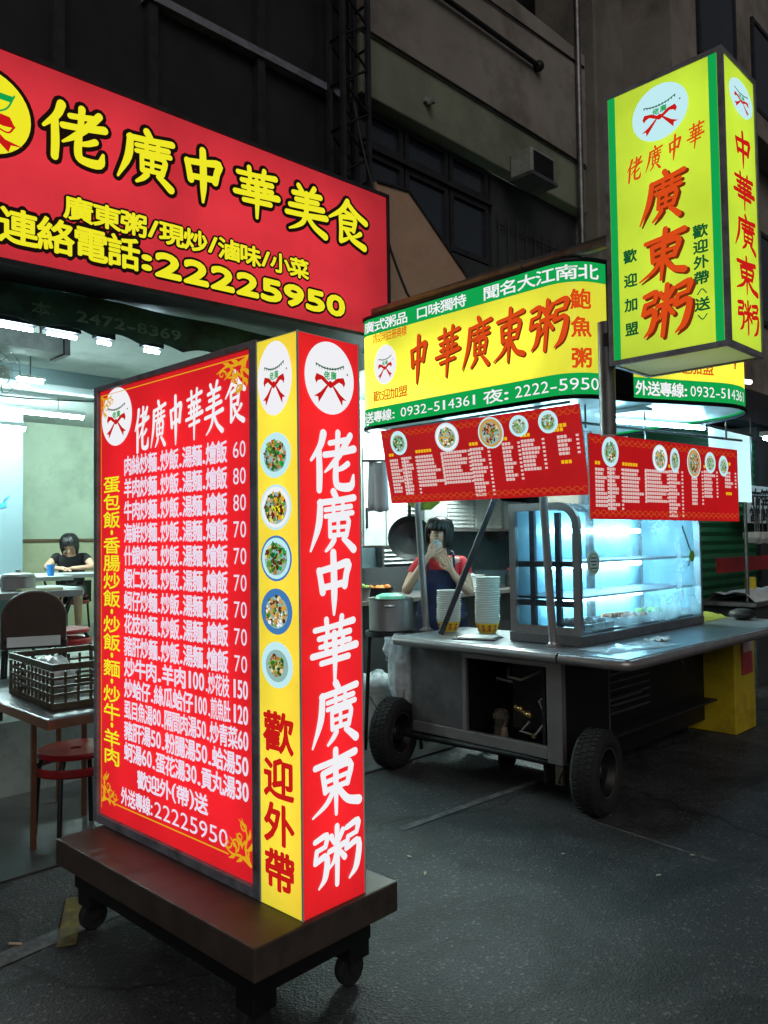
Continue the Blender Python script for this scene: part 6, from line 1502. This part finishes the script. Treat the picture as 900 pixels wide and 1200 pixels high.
for x in (8.33, 10.15):
    b = MB(); b.tube([(x, 3.1, .841), (x, 3.1, 2.0)], .02, 8); b.build('post', M['galv'], stl)
b = MB(); b.tube([(8.33, 3.1, 1.93), (10.15, 3.1, 1.93)], .012, 8); b.build('hanging_bar', M['galv'], stl)
b = MB(); b.box((9.25, 3.18, 2.63), (10.2, 3.26, 2.68)); lf = b.build('lamp_fitting', M['canopy_white'], stl); b = MB(); b.tube([(9.27, 3.22, 2.60), (10.18, 3.22, 2.60)], .014, 8); b.build('lamp_tube', M['tube_canopy'], lf)
cs_ = thing('table_cloth', 'white cloth bunched on top of the neighbour stall', 'cloth', (9.6, 3.1, .78))
b = MB(); vs = []; rnd = random.Random(17)
for i in range(14):
    for j in range(6): vs.append((8.2+i*.14, 2.98+j*.1, .845+rnd.uniform(0, .05)*(0 < j < 5)+(.05 if 0 < j < 5 else 0)))
b.add(vs, [(i*6+j, (i+1)*6+j, (i+1)*6+j+1, i*6+j+1) for i in range(13) for j in range(5)], 0, True); b.build('cloth', M['white_cloth'], cs_)
lad = None
for i, x in enumerate((8.50, 8.66, 8.82, 9.0, 9.2)):
    if lad is None:
        lad = local(thing('strainer', 'white mesh noodle strainer hanging nearest the green shutter', 'strainer', (x, 3.1, 1.43), 0, 'strainers hanging on the neighbour stall'))
        b = MB(); b.lathe([(.001, 0), (.05, .01), (.085, .06), (.09, .12), (.085, .12), (.08, .065), (.001, .012)], (0, 0, 0), 22); b.build('basket', M['white_plastic'], lad)
        b = MB(); b.tube([(.085, 0, .115), (.09, 0, .3), (.06, 0, .48), (.02, 0, .495), (0, 0, .47)], .008, 8); b.build('handle', M['galv'], lad)
    else: dup(lad, (x, 3.1, 1.43-.01*(i % 2)), .4*i, ['', 'white mesh noodle strainer second from the green shutter', 'white mesh noodle strainer in the middle of the hanging row', 'white mesh noodle strainer fourth from the green shutter', 'white mesh noodle strainer at the right end of the row'][i])
sn = thing('stall_sign', 'white sign with black brush characters above the neighbour stall', 'sign', (9.9, 3.5, 1.8))
b = MB(); b.box((9.36, 3.47, 1.66), (11.4, 3.5, 2.10)); sb = b.build('panel', M['white_plastic'], sn)
A = Art(lambda u, v, d: Vector((9.36+u, 3.47-d, 1.66+v))); A.text('竹笙', .08, .80, .31, .20, M['ink'], .003, .03); A.text('當歸', .08, .80, .10, .17, M['ink'], .003, .03); A.build('lettering', sb)
b = MB()
for x in (9.6, 11.2): b.tube([(x, 3.485, 2.101), (x, 3.485, 2.9)], .008, 6)
b.build('hanger', M['galv'], sn)
yc = thing('sauce_can', 'small yellow can on the neighbour stall top', 'can', (10.6, 3.2, .79)); b = MB(); b.lathe([(.001, 0), (.06, 0), (.06, .18), (.055, .19), (.001, .19)], (8.95, 3.3, .87), 18); b.build('can_body', M['bin_yellow'], yc)
ub = thing('box', 'plain dark cardboard carton on the floor behind the yellow box', 'carton', (7.2, 3.2, 0)); b = MB(); b.box((6.75, 2.9, .003), (7.3, 3.4, .55)); b.build('carton_body', M['brown_seat'], ub)
for o in list(SC.objects):
    if o.name == 'box': o.name = 'carton'
for i, (x, y, L, lab) in enumerate(((1.146, 3.143, .05, 'pale cigarette end lying on the white line at the lower left'), (3.36, 1.67, .035, 'pale paper scrap on the asphalt in front of the cart wheel'), (2.67, 2.44, .03, 'tiny pale scrap on the asphalt beside the plinth'), (2.76, 2.62, .035, 'tiny scrap on the asphalt near the faint line'), (3.68, 1.66, .02, 'smallest pale crumb of paper on the asphalt at the right'), (3.28, 2.11, .02, 'tiny crumb of paper between plinth and cart wheel'))):
    b = MB(); b.x = Matrix.Rotation(.7*i-.9, 4, 'Z'); rnd = random.Random(i+50)
    if i == 0: b.tube([(-L/2, 0, .006), (L/2, 0, .006)], .0045, 8)
    else: b.prism([(L*.6*math.cos(q)*rnd.uniform(.6, 1), L*.28*math.sin(q)*rnd.uniform(.6, 1), .003+.006*rnd.random()) for q in (0, .9, 1.8, 2.9, 3.9, 5.2)], (0, 0, .0015))
    tag(b.build('litter_scrap', M['cig'], loc=(0, 0, 0)), lab, 'litter', 'scraps of litter on the asphalt').location = (x, y, .001)

for o in SC.objects:
    if '_o' in o: del o['_o']
